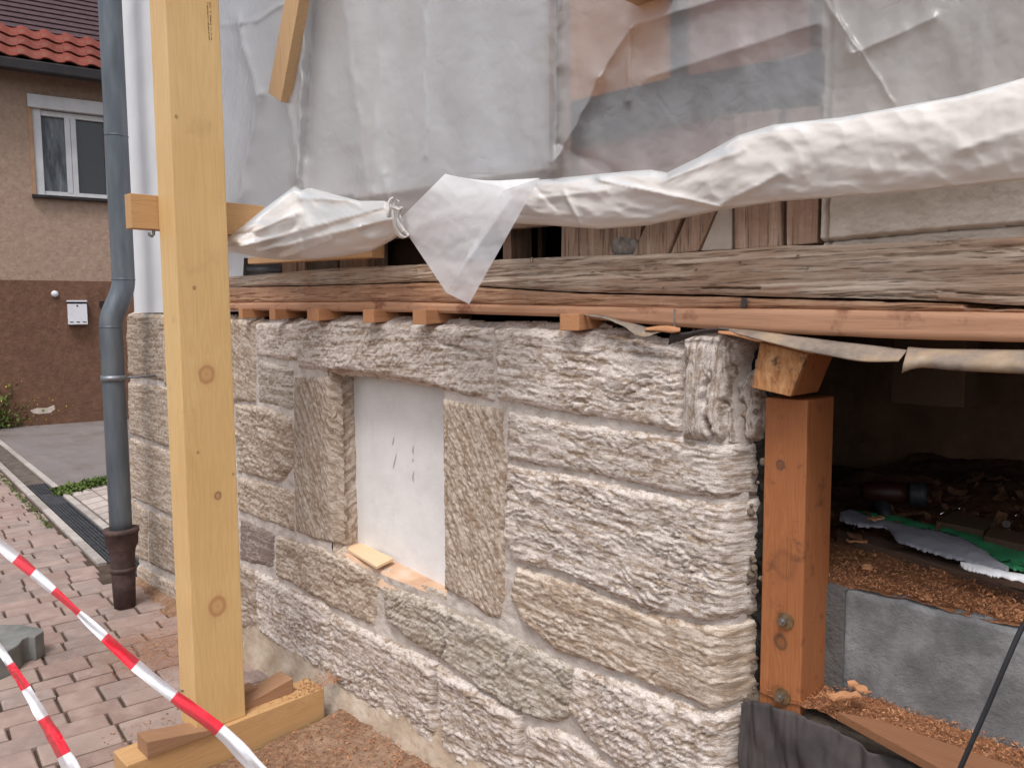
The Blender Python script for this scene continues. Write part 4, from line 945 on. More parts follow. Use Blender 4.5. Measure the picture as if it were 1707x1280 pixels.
# ================================================================== TALL YELLOW POST, TIE, SOLE, WEDGES
SZ = 0.135
c1 = PZ(331, 1227, SZ); c2 = PZ(406, 1190, SZ)
PXR = 0.5*(c1[0]+c2[0]); PYF = c1[1]; PYB = c2[1]
PXL = PX(303, 1200, 0)[0] if False else (PY(302, 1200, PYF)[0])
print('post', PXL, PXR, PYF, PYB)
def postk(px, py, r_, c_): 
    p = PX(px, py, PXR); return (p[0]-(PXL+PXR)/2, p[1]-(PYF+PYB)/2, p[2]-SZ, r_, c_)
kcol = (0.42, 0.20, 0.09)
M_post = wood_mat('yellow_spruce', (0.72, 0.50, 0.245), (0.58, 0.35, 0.135), (0.40, 0.22, 0.08), 'z', 0.8, 0.5,
                  knots=[postk(345, 624, 0.026, kcol), postk(363, 826, 0.012, (0.20, 0.09, 0.05)), postk(363, 1010, 0.029, kcol), postk(261, 212, 0.014, (0.5, 0.28, 0.12)), postk(294, 195, 0.005, (0.15, 0.07, 0.04)), postk(324, 480, 0.005, (0.12, 0.06, 0.04)), postk(330, 754, 0.004, (0.15, 0.07, 0.04)), postk(389, 790, 0.004, (0.2, 0.1, 0.05))], bstr=0.12, grain=0.75, spec=0.3, stain=(5, 0.60, 0.78, (0.50, 0.31, 0.15)))
post = T('tall_post', 'tall square yellow spruce post with large knots standing on wedges in front of the wall', 'wooden post', ((PXL+PXR)/2, (PYF+PYB)/2, SZ))
box('shaft', PXL, PXR, PYF, PYB, SZ, 3.3, M_post, post, 0.004)
# stamped print near the top: two rows of small worn marks
M_ink = plain_noise_mat('brown_ink', [(0.3, (0.10, 0.05, 0.03)), (0.7, (0.22, 0.13, 0.08))], 200, 0.8)
V = []; F = []; r5 = random.Random(9)
for row, (xa, ya, xb2, yb2) in enumerate([(345.5, 5, 349, 67), (349.8, 5, 352.8, 67)]):
    t = 0
    while t < 1:
        dt = r5.uniform(0.02, 0.05); 
        if not (row == 1 and 0.24 < t < 0.32) and r5.random() < 0.86:
            x_a = xa+(xb2-xa)*t; y_a = ya+(yb2-ya)*t; x_b = xa+(xb2-xa)*(t+dt*0.7); y_b = ya+(yb2-ya)*(t+dt*0.7)
            w_ = r5.uniform(0.7, 1.25); b0 = len(V)
            for (a_, b_) in ((x_a-w_, y_a), (x_a+w_*r5.uniform(0.3, 1), y_a), (x_b+w_, y_b), (x_b-w_*r5.uniform(0.3, 1), y_b)): V.append(PX(a_, b_, PXR+0.0006))
            F.append((b0, b0+1, b0+2, b0+3))
        t += dt
M('ink_stamp', V, F, M_ink, post)
# screws on the street face near the foot
for (px, py) in [(305, 1150), (322, 1173)]:
    p = PY(px, py, PYF-0.001); tube('screw', [p+np.array([0, 0.01, 0]), p+np.array([0, -0.006, 0])], 0.004, M_nail, post, 8)
# tie board at the left of the post
tb = PXL-0.001
y0 = PX(218, 350, tb)[1]; zt = PX(218, 322, tb)[2]; zbm = PX(218, 380, tb)[2]
zt2 = PX(420, 340, tb)[2]; print('tie', tb, y0, zt, zbm, zt2)
y1 = PX(440, 350, tb)[1]
M_tie = wood_mat('tie_board_wood', (0.58, 0.36, 0.18), (0.48, 0.27, 0.12), (0.30, 0.15, 0.06), 'y', 1.0, 0.6)
tie = T('tie_board', 'short tan tie board running from the tall post back to the wall', 'board', (tb-0.02, y0, zbm))
box('board', tb-0.05, tb, y0, min(y1, -0.06), zbm, zt, M_tie, tie, 0.002)
M_rust = plain_noise_mat('dull_galvanised', [(0.3, (0.16, 0.17, 0.19)), (0.7, (0.30, 0.31, 0.33))], 40, 0.5, metal=0.6)
hp = [PX(255, 378, tb-0.01), PX(256, 386, tb-0.01), PX(256, 391, tb-0.01), PX(253, 394, tb-0.01), PX(249, 392, tb-0.01), PX(249, 388, tb-0.01)]
o = tube('hook', hp, 0.005, M_rust, None, 8); tag(o, 'small grey metal hook under the short tie board', 'hook')
# sole timber
a_ = PZ(211, 1276, SZ); b_ = PZ(540, 1146, SZ)
SX = 0.5*(a_[0]+b_[0]); print('sole', a_, b_)
SY0 = a_[1]; SY1 = b_[1]; aL = PZ(196, 1256, SZ); SW = a_[0]-aL[0]; print('SW', SW); SW = max(0.12, min(0.2, SW))
M_sole = wood_mat('yellow_sole_timber', (0.58, 0.36, 0.175), (0.48, 0.275, 0.12), (0.30, 0.15, 0.06), 'y', 1.0, 0.6, knots=[(0.0, 0.25, 0.09, 0.008, (0.1, 0.05, 0.03))])
sole = hexa('sole_timber', [(a_[0]-SW, SY0, 0), (a_[0], SY0, 0), (b_[0], SY1, 0), (b_[0]-SW, SY1, 0), (a_[0]-SW, SY0, SZ), (a_[0], SY0, SZ), (b_[0], SY1, SZ), (b_[0]-SW, SY1, SZ)], M_sole, None, 0.004)
tag(sole, 'thick yellow timber lying on the ground at right angles to the stone wall', 'timber')
M_wedge = wood_mat('brown_wedge_wood', (0.38, 0.22, 0.13), (0.29, 0.155, 0.085), (0.17, 0.08, 0.04), 'y', 1.0, 0.75)
def wedge(pxf, y_thick, y_thin, x0_, x1_, h, lab):
    o = hexa('wedge', [(x0_, y_thick, SZ), (x1_, y_thick, SZ), (x1_, y_thin, SZ), (x0_, y_thin, SZ), (x0_, y_thick, SZ+h), (x1_, y_thick, SZ+h), (x1_, y_thin, SZ+0.006), (x0_, y_thin, SZ+0.006)], M_wedge, None, 0.002)
    tag(o, lab, 'wedge', 'wooden wedges under the tall post')
w1 = PX(252, 1262, PXR-0.015); print('w1', w1)
wa = PZ(246, 1264, SZ); wh = PX(246, 1236, wa[0])[2]-SZ; print('wedge', wa, wh)
wedge(None, wa[1], PYF+0.09, wa[0]-0.085, wa[0], wh, 'brown wooden wedge at the street side of the tall post')
wb = PZ(489, 1154, SZ); wh = PX(489, 1130, wb[0])[2]-SZ; print('wedge', wb, wh)
wedge(None, wb[1], PYB-0.06, wb[0]-0.09, wb[0], wh, 'dusty wooden wedge between the tall post and the stone wall')
p = PX(408, 1150, PXL-0.03)
o = box('wood_offcut', PXL-0.03, PXL+0.03, PYB+0.02, PYB+0.09, SZ-0.005, SZ+0.04, M_wedge, None, 0.004); tag(o, 'small broken wood offcut peeping out behind the tall post foot', 'offcut')

# ================================================================== DOWNPIPE
M_zinc = NT('weathered_zinc'); P_ = M_zinc.obj()
cz = M_zinc.ramp(M_zinc.noise(M_zinc.mapping(P_, (6, 6, 1.3)), 1.5, 5, 0.6), [(0.3, (0.07, 0.083, 0.10)), (0.5, (0.115, 0.133, 0.155)), (0.62, (0.15, 0.168, 0.185)), (0.78, (0.20, 0.215, 0.23))])
M_zinc.bsdf(cz, 0.42, M_zinc.noise(P_, 30, 4, 0.6), 0.08, 0.003, 0.5, 0.35)
M_ci = plain_noise_mat('rusty_cast_iron', [(0.3, (0.035, 0.022, 0.02)), (0.6, (0.085, 0.05, 0.045)), (0.85, (0.16, 0.10, 0.085))], 18, 0.7, 60, 0.6, 0.004, spec=0.35)
pb = PZ(200, 1012); PXX = pb[0]+0.0
print('pipe base', pb)
def pc(px, py): return PX(px, py, PXX)
lowc = pc(193, 600); midy = lowc[1]; lowy = pc(200, 950)[1]; upy = pc(204, 430)[1]; print(midy, upy, lowy)
ly = lowy*0.5+midy*0.5
dp = T('downpipe', 'grey zinc downpipe with an offset bend and rusty cast iron foot at the house corner', 'downpipe', (PXX, ly, 0))
R = 0.054
z1 = pc(190, 545)[2]; z2 = pc(203, 466)[2]
pth = [(PXX, ly, z) for z in np.linspace(pc(200, 895)[2], z1, 12)]
for t in np.linspace(0.08, 1, 12): pth.append((PXX, ly+(upy-ly)*(0.5-0.5*math.cos(math.pi*t)), z1+(z2-z1)*t))
for z in np.linspace(z2+0.1, 3.5, 10): pth.append((PXX, upy, z))
tube('zinc_pipe', pth, R, M_zinc, dp, 28)
for (zc, yc) in ((z1, ly), (z2, upy), (pc(197, 228)[2], upy)):
    tube('pipe_joint', [(PXX, yc, zc-0.002), (PXX, yc, zc+0.004)], [R+0.0018, R+0.0018], M_zinc, dp, 28)
zbk = pc(193, 630)[2]
tube('bracket', [(PXX, ly, zbk-0.014), (PXX, ly, zbk+0.014)], [R+0.006]*2, M_rust, dp, 28)
tube('bracket_arm', [(PXX, ly, zbk), (PXX+0.02, ly+0.1, zbk), (PXX+0.0, 0.03, zbk)], 0.006, M_rust, dp, 8)
zc = pc(204, 880)[2]; zc2 = pc(204, 912)[2]; zc3 = pc(203, 925)[2]
tube('cast_iron_foot', [(PXX, ly, 0.0), (PXX, ly, 0.12), (PXX, ly, zc3), (PXX, ly, zc2-0.01), (PXX, ly, zc2+0.02), (PXX, ly, zc-0.025), (PXX, ly, zc-0.02), (PXX, ly, zc), (PXX, ly, zc+0.001)], [0.052, 0.056, 0.060, 0.064, 0.078, 0.080, 0.086, 0.086, 0.058], M_ci, dp, 28)
zc4 = pc(203, 948)[2]
tube('foot_clamp', [(PXX, ly, zc4-0.012), (PXX, ly, zc4+0.012)], [0.0625]*2, M_ci, dp, 28)

# ================================================================== RIGHT OPENING
X0p = PY(1271, 900, 0.05)[0]; X1p = PY(1341, 900, 0.05)[0]; ydp = PX(1384, 900, X1p)[1]
zpt = PY(1300, 664, 0.05)[2]; zpb = PY(1300, 1205, 0.05)[2]
print('opost', X0p, X1p, ydp, zpt, zpb)
op = T('orange_post', 'stout orange larch post with two bolts standing in the dark opening', 'wooden post', ((X0p+X1p)/2, 0.05, zpb-0.03))
box('shaft', X0p, X1p, 0.05, ydp, zpb-0.03, zpt, M_opost, op, 0.004)
M_brass = plain_noise_mat('rusty_washer', [(0.3, (0.15, 0.085, 0.045)), (0.7, (0.32, 0.23, 0.13))], 60, 0.45, metal=0.7, spec=0.5)
M_bolt = plain_noise_mat('steel_bolt', [(0.3, (0.22, 0.20, 0.18)), (0.7, (0.42, 0.40, 0.38))], 60, 0.35, metal=0.9, spec=0.5)
for (px, py) in [(1310, 1034), (1305, 1160)]:
    p = PY(px, py, 0.05); b = tube('washer', [p+np.array([0, 0.0, 0]), p+np.array([0, -0.004, 0])], 0.0185, M_brass, op, 24, False)
    tube('nut', [p+np.array([-0.003, -0.003, 0]), p+np.array([-0.003, -0.014, 0])], 0.0095, M_bolt, b, 6, False)
    tube('bolt_end', [p+np.array([-0.003, -0.01, 0]), p+np.array([-0.003, -0.022, 0])], 0.0055, M_bolt, b, 12, False)
# joist end on the post
M_end = NT('rough_end_grain'); P_ = M_end.obj()
ce = M_end.ramp(M_end.noise(M_end.mapping(P_, (60, 60, 20), rot=(0, 0.7, 0)), 1.0, 6, 0.75, 0.8), [(0.3, (0.20, 0.08, 0.03)), (0.5, (0.46, 0.22, 0.095)), (0.7, (0.62, 0.36, 0.18))])
ce = M_end.mix(M_end.ramp(M_end.noise(P_, 25, 5, 0.7), [(0.56, (0, 0, 0)), (0.66, (0.85,)*3)]), ce, (0.07, 0.05, 0.045))
M_end.bsdf(ce, 0.85, M_end.noise(M_end.mapping(P_, (110, 110, 35), rot=(0, 0.7, 0)), 1.0, 5, 0.7), 0.9, 0.004, 0.2)
fr = [PY(1253, 646, -0.012), PY(1317, 661, -0.012), PY(1346, 590, -0.012), PY(1267, 570, -0.012)]
jd = PX(1388, 592, fr[2][0])[1]+0.012
jb = T('joist_end', 'rough sawn orange joist end tilted on top of the stout orange post', 'joist', ((fr[0][0]+fr[1][0])/2, 0.05, fr[0][2]))
extr('end_grain', fr, (0, 0.012, 0), M_end.m, jb, 0.002)
extr('joist_body', [p+np.array([0, 0.0121, 0]) for p in fr], (0.0, jd, 0), M_opost, jb, 0.003)
# dark rubble in the gap beside the post
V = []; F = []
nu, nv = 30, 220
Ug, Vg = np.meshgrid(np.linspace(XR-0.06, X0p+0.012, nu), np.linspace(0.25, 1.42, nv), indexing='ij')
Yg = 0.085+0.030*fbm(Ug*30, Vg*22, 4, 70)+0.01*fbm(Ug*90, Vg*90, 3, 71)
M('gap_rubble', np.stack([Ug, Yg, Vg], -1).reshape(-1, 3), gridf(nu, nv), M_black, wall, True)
for k in range(18):
    z_ = rr.uniform(0.6, 1.38); x_ = rr.uniform(XR-0.0, X0p-0.002); s_ = rr.uniform(0.004, 0.010)
    bm = bmesh.new(); bmesh.ops.create_icosphere(bm, subdivisions=2, radius=s_)
    for v in bm.verts: v.co += Vector((rr.uniform(-1, 1), rr.uniform(-1, 1), rr.uniform(-1, 1)))*s_*0.16
    vs = [tuple(np.array(v.co)+np.array([x_, 0.062, z_])) for v in bm.verts]; fs = [tuple(v.index for v in f.verts) for f in bm.faces]; bm.free()
    M('rubble_chip', vs, fs, M_core, wall)
# concrete upstand
M_conc = NT('grey_concrete'); P_ = M_conc.obj()
cc = M_conc.ramp(M_conc.noise(P_, 9, 7, 0.65), [(0.3, (0.125, 0.124, 0.126)), (0.48, (0.20, 0.199, 0.203)), (0.56, (0.25, 0.249, 0.254)), (0.7, (0.33, 0.328, 0.332))])
cc = M_conc.mix(M_conc.ramp(M_conc.noise(P_, 75, 3, 0.5), [(0.27, (0.9,)*3), (0.33, (0, 0, 0))]), cc, (0.10, 0.10, 0.105))
M_concd = plain_noise_mat('dark_concrete', [(0.3, (0.085, 0.083, 0.082)), (0.7, (0.16, 0.155, 0.15))], 14, 0.95, 70, 1.0, 0.006)  # darker variant of the concrete for the return strip
M_conc.bsdf(cc, 0.9, M_conc.noise(P_, 75, 7, 0.78), 1.0, 0.006, 0.15)
LZ = 0.63
cy = PZ(1440, 1165, LZ)[1]; cz_ = PY(1500, 1000, cy)[2]; print('concrete', cy, cz_)
conc = T('concrete_upstand', 'grey cast concrete upstand below the wood shavings in the opening', 'concrete step', (0.2, cy+0.2, LZ-0.3))
xc0 = PY(1412, 1050, cy)[0]
nx, nz = 260, 60
X, Zt = np.meshgrid(np.linspace(xc0-0.01, 1.3, nx), np.linspace(0, 1, nz), indexing='ij')
zt_ = cz_+0.01*fbm(X*8, X*0, 4, 31)+0.006*fbm(X*40, X*0, 3, 32)
Z = LZ-0.25+(zt_-LZ+0.25)*Zt
Y = cy+0.001*fbm(X*20, Z*20, 3, 33)+0.025*(Zt > 0.985)-0.010*np.exp(-((X-xc0)/0.012)**2)*(0.5+fbm(X*30, Z*30, 3, 35))
M('concrete_face', np.stack([X, Y, Z], -1).reshape(-1, 3), gridf(nx, nz), M_conc.m, conc, True)
box('concrete_body', xc0-0.3, 1.3, cy+0.03, cy+0.33, LZ-0.25, cz_-0.02, M_conc.m, conc, 0.004)
box('concrete_return', xc0-0.25, xc0-0.002, cy-0.012, cy+0.04, LZ-0.25, cz_-0.004, M_concd, conc, 0)
# masonry base below the opening
fnd = box('foundation', XR-0.02, 1.3, 0.06, cy+0.02, -0.05, LZ-0.02, M_core, None, 0.01); tag(fnd, 'rough masonry footing under the dark membrane at the lower right', 'footing')

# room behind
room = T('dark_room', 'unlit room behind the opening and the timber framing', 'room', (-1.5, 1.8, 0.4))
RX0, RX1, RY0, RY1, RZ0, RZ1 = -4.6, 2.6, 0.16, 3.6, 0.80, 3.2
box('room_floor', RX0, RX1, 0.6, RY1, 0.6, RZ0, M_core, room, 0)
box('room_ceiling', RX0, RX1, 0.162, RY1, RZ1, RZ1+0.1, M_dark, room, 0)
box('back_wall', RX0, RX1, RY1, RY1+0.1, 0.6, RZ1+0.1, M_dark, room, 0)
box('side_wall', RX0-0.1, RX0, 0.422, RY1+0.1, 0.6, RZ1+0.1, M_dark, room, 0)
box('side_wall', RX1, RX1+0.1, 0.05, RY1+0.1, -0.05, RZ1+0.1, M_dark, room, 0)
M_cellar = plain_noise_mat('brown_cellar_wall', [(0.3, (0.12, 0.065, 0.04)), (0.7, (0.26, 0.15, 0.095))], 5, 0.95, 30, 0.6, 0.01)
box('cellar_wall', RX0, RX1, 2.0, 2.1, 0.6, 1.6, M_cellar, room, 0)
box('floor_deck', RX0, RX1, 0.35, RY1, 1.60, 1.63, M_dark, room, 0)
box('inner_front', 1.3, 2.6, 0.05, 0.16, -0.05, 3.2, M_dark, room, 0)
# hanging joist stub
jx0 = PY(1485, 640, 0.55)[0]; jx1 = PY(1608, 640, 0.55)[0]
M_jst = wood_mat('shaded_room_wood', (0.09, 0.055, 0.035), (0.065, 0.04, 0.025), (0.04, 0.02, 0.012), 'y', 1.0, 0.7)  # shade of the unlit room put into the wood colour
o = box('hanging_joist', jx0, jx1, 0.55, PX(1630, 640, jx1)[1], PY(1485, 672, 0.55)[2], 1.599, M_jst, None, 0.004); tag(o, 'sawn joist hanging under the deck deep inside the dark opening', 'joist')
# roofing felt
M_felt = plain_noise_mat('curled_grey_felt', [(0.3, (0.12, 0.095, 0.08)), (0.5, (0.25, 0.20, 0.165)), (0.62, (0.34, 0.25, 0.17)), (0.78, (0.40, 0.34, 0.29))], 14, 0.9, 160, 0.4, 0.002)
M_feltd = plain_noise_mat('dark_membrane', [(0.3, (0.035, 0.03, 0.032)), (0.6, (0.075, 0.062, 0.06)), (0.85, (0.17, 0.11, 0.08))], 7, 0.7, 80, 0.3, 0.003)
def strip(name, top, bot, yt, yb, bulge, mat, parent, n=80, mm=10, seed=1, wob=0.003, thick=0.0022):
    s = np.linspace(0, 1, n); tc = curve(top, n); bc = curve(bot, n)
    G = np.zeros((n, mm, 3))
    for i in range(n):
        for j in range(mm):
            t = j/(mm-1); u = tc[i, 0]*(1-t)+bc[i, 0]*t; v = tc[i, 1]*(1-t)+bc[i, 1]*t
            y = yt+(yb-yt)*t-bulge*math.sin(math.pi*t)
            G[i, j] = PY(u, v, y)
    G[..., 1] -= wob*fbm(np.repeat(s[:, None]*9, mm, 1), np.repeat(np.linspace(0, 1, mm)[None]*2, n, 0), 3, seed)
    o = M(name, G.reshape(-1, 3), gridf(n, mm), mat, parent, True)
    md = o.modifiers.new('thickness', 'SOLIDIFY'); md.thickness = thick
    return o
felt = T('roofing_felt', 'torn curling grey felt strip drooping below the orange plank over the opening', 'roofing felt', (PY(1450, 600)[0], -0.02, PY(1450, 610)[2]))
strip('felt_strip', [(1195, 547), (1260, 553), (1330, 562), (1400, 571), (1460, 578), (1512, 585)], [(1232, 558), (1270, 568), (1330, 583), (1385, 594), (1440, 603), (1498, 603)], -0.008, -0.045, 0.008, M_felt, felt)
strip('felt_strip', [(1514, 580), (1560, 583), (1620, 584), (1707, 585), (1800, 586)], [(1503, 621), (1535, 612), (1600, 617), (1707, 622), (1800, 626)], -0.0, -0.04, 0.02, M_felt, felt, seed=4)
f2 = strip('curled_felt_scrap', [(972, 525), (1005, 527), (1035, 536), (1058, 541), (1085, 548), (1112, 552)], [(985, 528), (1012, 533), (1040, 545), (1062, 560), (1080, 562), (1092, 556)], -0.02, -0.045, 0.006, M_felt, None, seed=8)
tag(f2, 'small curled grey felt scrap beside the largest shim', 'felt scrap')
c_ = strip('wood_splinter', [(1076, 549), (1100, 545), (1120, 545), (1134, 549)], [(1076, 551), (1100, 552), (1120, 555), (1134, 553)], -0.035, -0.04, 0.002, M_shim, None, n=14, mm=4, thick=0.004); tag(c_, 'pale splinter of wood beside the curled felt scrap', 'splinter')
c_ = strip('wood_splinter', [(1198, 554), (1230, 556), (1262, 562), (1285, 568)], [(1198, 556), (1230, 561), (1262, 569), (1285, 569)], -0.035, -0.04, 0.002, M_shim, None, n=14, mm=4, thick=0.004); tag(c_, 'orange splinter of wood lying above the worn column stone', 'splinter')
c_ = strip('felt_scrap', [(1118, 556), (1150, 553), (1180, 548), (1215, 548)], [(1114, 574), (1140, 565), (1170, 556), (1215, 552)], -0.03, -0.02, 0.003, M_feltd, None, n=30, mm=5); tag(c_, 'thin dark curl of felt left of the worn column stone top', 'felt scrap')
# membrane at lower right
mem = strip('membrane', [(1236, 1172), (1262, 1168), (1300, 1180), (1340, 1192), (1400, 1222), (1460, 1250), (1530, 1282), (1640, 1330), (1760, 1375)],
      [(1226, 1500), (1262, 1500), (1300, 1500), (1340, 1500), (1400, 1510), (1460, 1520), (1530, 1530), (1640, 1560), (1760, 1600)], 0.035, -0.03, 0.0, M_feltd, None, n=120, mm=50, seed=12, wob=0.03)
tag(mem, 'dark dusty membrane draped over the footing below the wood shavings', 'membrane')

# shavings: beds + chips
M_shav = NT('red_wood_shavings'); P_ = M_shav.obj()
cs = M_shav.ramp(M_shav.noise(P_, 160, 5, 0.75), [(0.3, (0.13, 0.05, 0.024)), (0.5, (0.28, 0.125, 0.062)), (0.7, (0.42, 0.21, 0.115))])
M_shav.bsdf(cs, 0.9, M_shav.noise(P_, 200, 4, 0.7), 0.9, 0.006, 0.15)
M_chip = NT('shaving_chip'); cs = M_chip.ramp(M_chip.noise(M_chip.obj(), 55, 3, 0.8), [(0.3, (0.17, 0.064, 0.03)), (0.5, (0.35, 0.155, 0.075)), (0.7, (0.53, 0.29, 0.16))])
M_chip.bsdf(cs, 0.8, spec=0.2)
M_chipd = plain_noise_mat('shaded_chip_wood', [(0.3, (0.06, 0.026, 0.014)), (0.6, (0.14, 0.065, 0.035)), (0.8, (0.24, 0.12, 0.068))], 40, 0.85)  # darkened copy of the chips, the room's shade put into its colour
def bed(name, x0, x1, y0, y1, zf, mat, r=0.012, seed=1, amp=0.01, parent=None):
    nx = int((x1-x0)/r)+2; ny = int((y1-y0)/r)+2
    X, Y = np.meshgrid(np.linspace(x0, x1, nx), np.linspace(y0, y1, ny), indexing='ij')
    Z = zf(X, Y)+amp*fbm(X*9, Y*9, 4, seed)+amp*0.4*fbm(X*50, Y*50, 2, seed+3)
    return M(name, np.stack([X, Y, Z], -1).reshape(-1, 3), gridf(nx, ny), mat, parent, True), X, Y, Z
def chips(name, n, sampler, mat, parent, smin, smax, lift=0.004, seed=2, curl=True):
    r_ = np.random.RandomState(seed); V = []; F = []
    for k in range(n):
        p = sampler(r_)
        L = r_.uniform(smin, smax); W = L*r_.uniform(0.15, 0.5); yaw = r_.uniform(0, 6.28); pit = r_.normal(0, 0.35); ben = r_.uniform(0.2, 1.6) if curl else 0.05
        ca, sa = math.cos(yaw), math.sin(yaw); b0 = len(V); roll_ = r_.normal(0, 0.5)
        for i in range(4):
            t = i/3-0.5; lx = L*math.sin(t*ben)/max(ben, 0.1); lz = L*(1-math.cos(t*ben))/max(ben, 0.1)*r_.choice([1])+lx*math.sin(pit)
            for sgn in (-1, 1):
                ly_ = sgn*W/2; V.append((p[0]+lx*ca-ly_*sa, p[1]+lx*sa+ly_*ca, p[2]+lift+lz+ly_*math.sin(roll_)))
        for i in range(3): F.append((b0+2*i, b0+2*i+1, b0+2*i+3, b0+2*i+2))
    o = M(name, V, np.array(F), mat, parent, False); return o
shv = T('wood_shavings', 'reddish wood shavings heaped on the concrete and ledge in the opening', 'wood shavings', (0.1, 0.3, LZ))
shv['kind'] = 'stuff'
zl = lambda X, Y: LZ+0.0*X+0.03*np.clip((Y-0.16)/0.1, 0, 1)
bed('lower_bed', X0p, 1.2, 0.045, cy+0.01, zl, M_shav.m, 0.008, 2, 0.018, shv)
zu = lambda X, Y: cz_-0.004+0.02*np.clip((Y-cy)/0.12, 0, 1)+0.0*X
bed('upper_bed', xc0-0.3, 1.25, cy+0.008, 0.95, zu, M_shav.m, 0.012, 4, 0.018, shv)
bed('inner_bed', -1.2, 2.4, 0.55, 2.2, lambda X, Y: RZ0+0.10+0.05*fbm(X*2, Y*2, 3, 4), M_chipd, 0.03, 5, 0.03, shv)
chips('loose_shavings', 9000, lambda r_: (lambda x_, y_: (x_, y_, LZ+0.012+0.03*min(max((y_-0.16)/0.1, 0), 1)))(r_.uniform(X0p, 0.5), r_.uniform(0.045, cy)), M_chip.m, shv, 0.002, 0.007, 0.0, 3)
chips('loose_shavings', 15000, lambda r_: (lambda x_, y_: (x_, y_, cz_+0.008+0.02*min(max((y_-cy)/0.12, 0), 1)))(r_.uniform(xc0-0.1, 0.7), cy+0.01+abs(r_.normal(0, 0.09))), M_chip.m, shv, 0.002, 0.008, 0.0, 4)
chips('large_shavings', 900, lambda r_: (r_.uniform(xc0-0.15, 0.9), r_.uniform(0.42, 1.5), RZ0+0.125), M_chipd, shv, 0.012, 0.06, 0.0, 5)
# bigger chips placed singly
for (px, py, z_, L, yaw, lab) in [(1428, 905, cz_+0.03, 0.05, 0.4, 'long curled wood chip on the shavings just right of the orange post'),
                               (1432, 1150, LZ+0.05, 0.055, -0.5, 'thick orange wood chip lying against the foot of the concrete'),
                               (1460, 868, cz_+0.07, 0.045, 1.2, 'reddish block chip leaning on the white torn membrane'),
                               (1405, 1163, LZ+0.045, 0.07, 0.9, 'slender pale wood chip at the right foot of the orange post'),
                               (1445, 950, cz_+0.02, 0.03, 1.9, 'small upright wood chip on the edge of the concrete top')]:
    p = PZ(px, py, z_); ca, sa = math.cos(yaw), math.sin(yaw); V = []
    for i in range(7):
        t = i/6-0.5
        for sgn in (-1, 1):
            for th in (0, 0.004):
                w_ = 0.012*(1-0.5*abs(t))*(1+0.3*math.sin(i*2.1)); V.append((p[0]+L*t*ca-sgn*w_*sa, p[1]+L*t*sa+sgn*w_*ca, p[2]+th+0.012*(t*2)**2-0.006*math.cos(i)))
    F = []
    for i in range(6):
        a0_ = 4*i; F += [(a0_, a0_+2, a0_+6, a0_+4), (a0_+1, a0_+5, a0_+7, a0_+3), (a0_, a0_+4, a0_+5, a0_+1), (a0_+2, a0_+3, a0_+7, a0_+6)]
    F += [(0, 1, 3, 2), (24, 26, 27, 25)]
    o = M('wood_chip', V, F, M_shim); recalc(o); tag(o, lab, 'wood chip')
M_brdus = wood_mat('dusty_orange_board', (0.27, 0.13, 0.07), (0.22, 0.10, 0.05), (0.10, 0.04, 0.02), 'x', 1.0, 0.85)
# ledge plank
A = PZ(1400, 1188, LZ+0.022); B = PZ(1640, 1290, LZ+0.022)
o = extr('ledge_board', [PZ(1395, 1185, LZ+0.02), PZ(1470, 1200, LZ+0.02), PZ(1760, 1300, LZ+0.02), PZ(1760, 1350, LZ+0.02), PZ(1560, 1275, LZ+0.02)], (0, 0, -0.02), M_brdus, None, 0.002); tag(o, 'dusty orange board half buried in shavings on the ledge', 'board')
# dark board / trim strip between concrete top and white membrane
zq = cz_+0.035
M_brd = wood_mat('dark_brown_board', (0.13, 0.085, 0.065), (0.10, 0.06, 0.045), (0.05, 0.03, 0.02), 'x', 1.0, 0.45)
o = extr('edge_board', [PZ(1395, 893, zq), PZ(1500, 920, zq), PZ(1610, 955, zq), PZ(1760, 1005, zq), PZ(1760, 985, zq), PZ(1610, 935, zq), PZ(1500, 903, zq), PZ(1395, 882, zq)], (0, 0, -0.03), M_brd, None, 0.002); tag(o, 'long dark brown board along the back of the upper shavings', 'board')
M_wmem = plain_noise_mat('white_torn_membrane', [(0.3, (0.22, 0.215, 0.25)), (0.7, (0.33, 0.325, 0.37))], 12, 0.7, 80, 0.3, 0.003)
M_green = plain_noise_mat('green_foil', [(0.3, (0.015, 0.12, 0.05)), (0.7, (0.05, 0.26, 0.12))], 12, 0.35, 40, 0.5, 0.004, spec=0.5)
def torn(name, top, bot, z0, mat, seed, n=120, mm=10, lab=None, cat=None):
    tc = curve(top, n); bc = curve(bot, n); G = np.zeros((n, mm, 3)); r_ = np.random.RandomState(seed)
    for i in range(n):
        for j in range(mm):
            t = j/(mm-1); u = tc[i, 0]*(1-t)+bc[i, 0]*t; v = tc[i, 1]*(1-t)+bc[i, 1]*t
            if j in (0, mm-1): v += r_.normal(0, 0.9)
            G[i, j] = PZ(u, v, z0)
    G[..., 2] += 0.009*np.sin(np.pi*np.linspace(0, 1, mm))[None]+0.006*fbm(G[..., 0]*20, G[..., 1]*20, 3, seed)
    o = M(name, G.reshape(-1, 3), gridf(n, mm), mat, None, True); md = o.modifiers.new('thickness', 'SOLIDIFY'); md.thickness = 0.003
    tag(o, lab, cat); return o
torn('torn_membrane', [(1402, 855), (1420, 852), (1470, 868), (1530, 880), (1590, 893), (1635, 915), (1660, 935), (1680, 950)], [(1400, 868), (1430, 878), (1478, 882), (1500, 905), (1560, 925), (1610, 938), (1650, 948), (1682, 955)], zq+0.018, M_wmem, 4, lab='torn white membrane strip lying along the dark board inside the opening', cat='membrane')
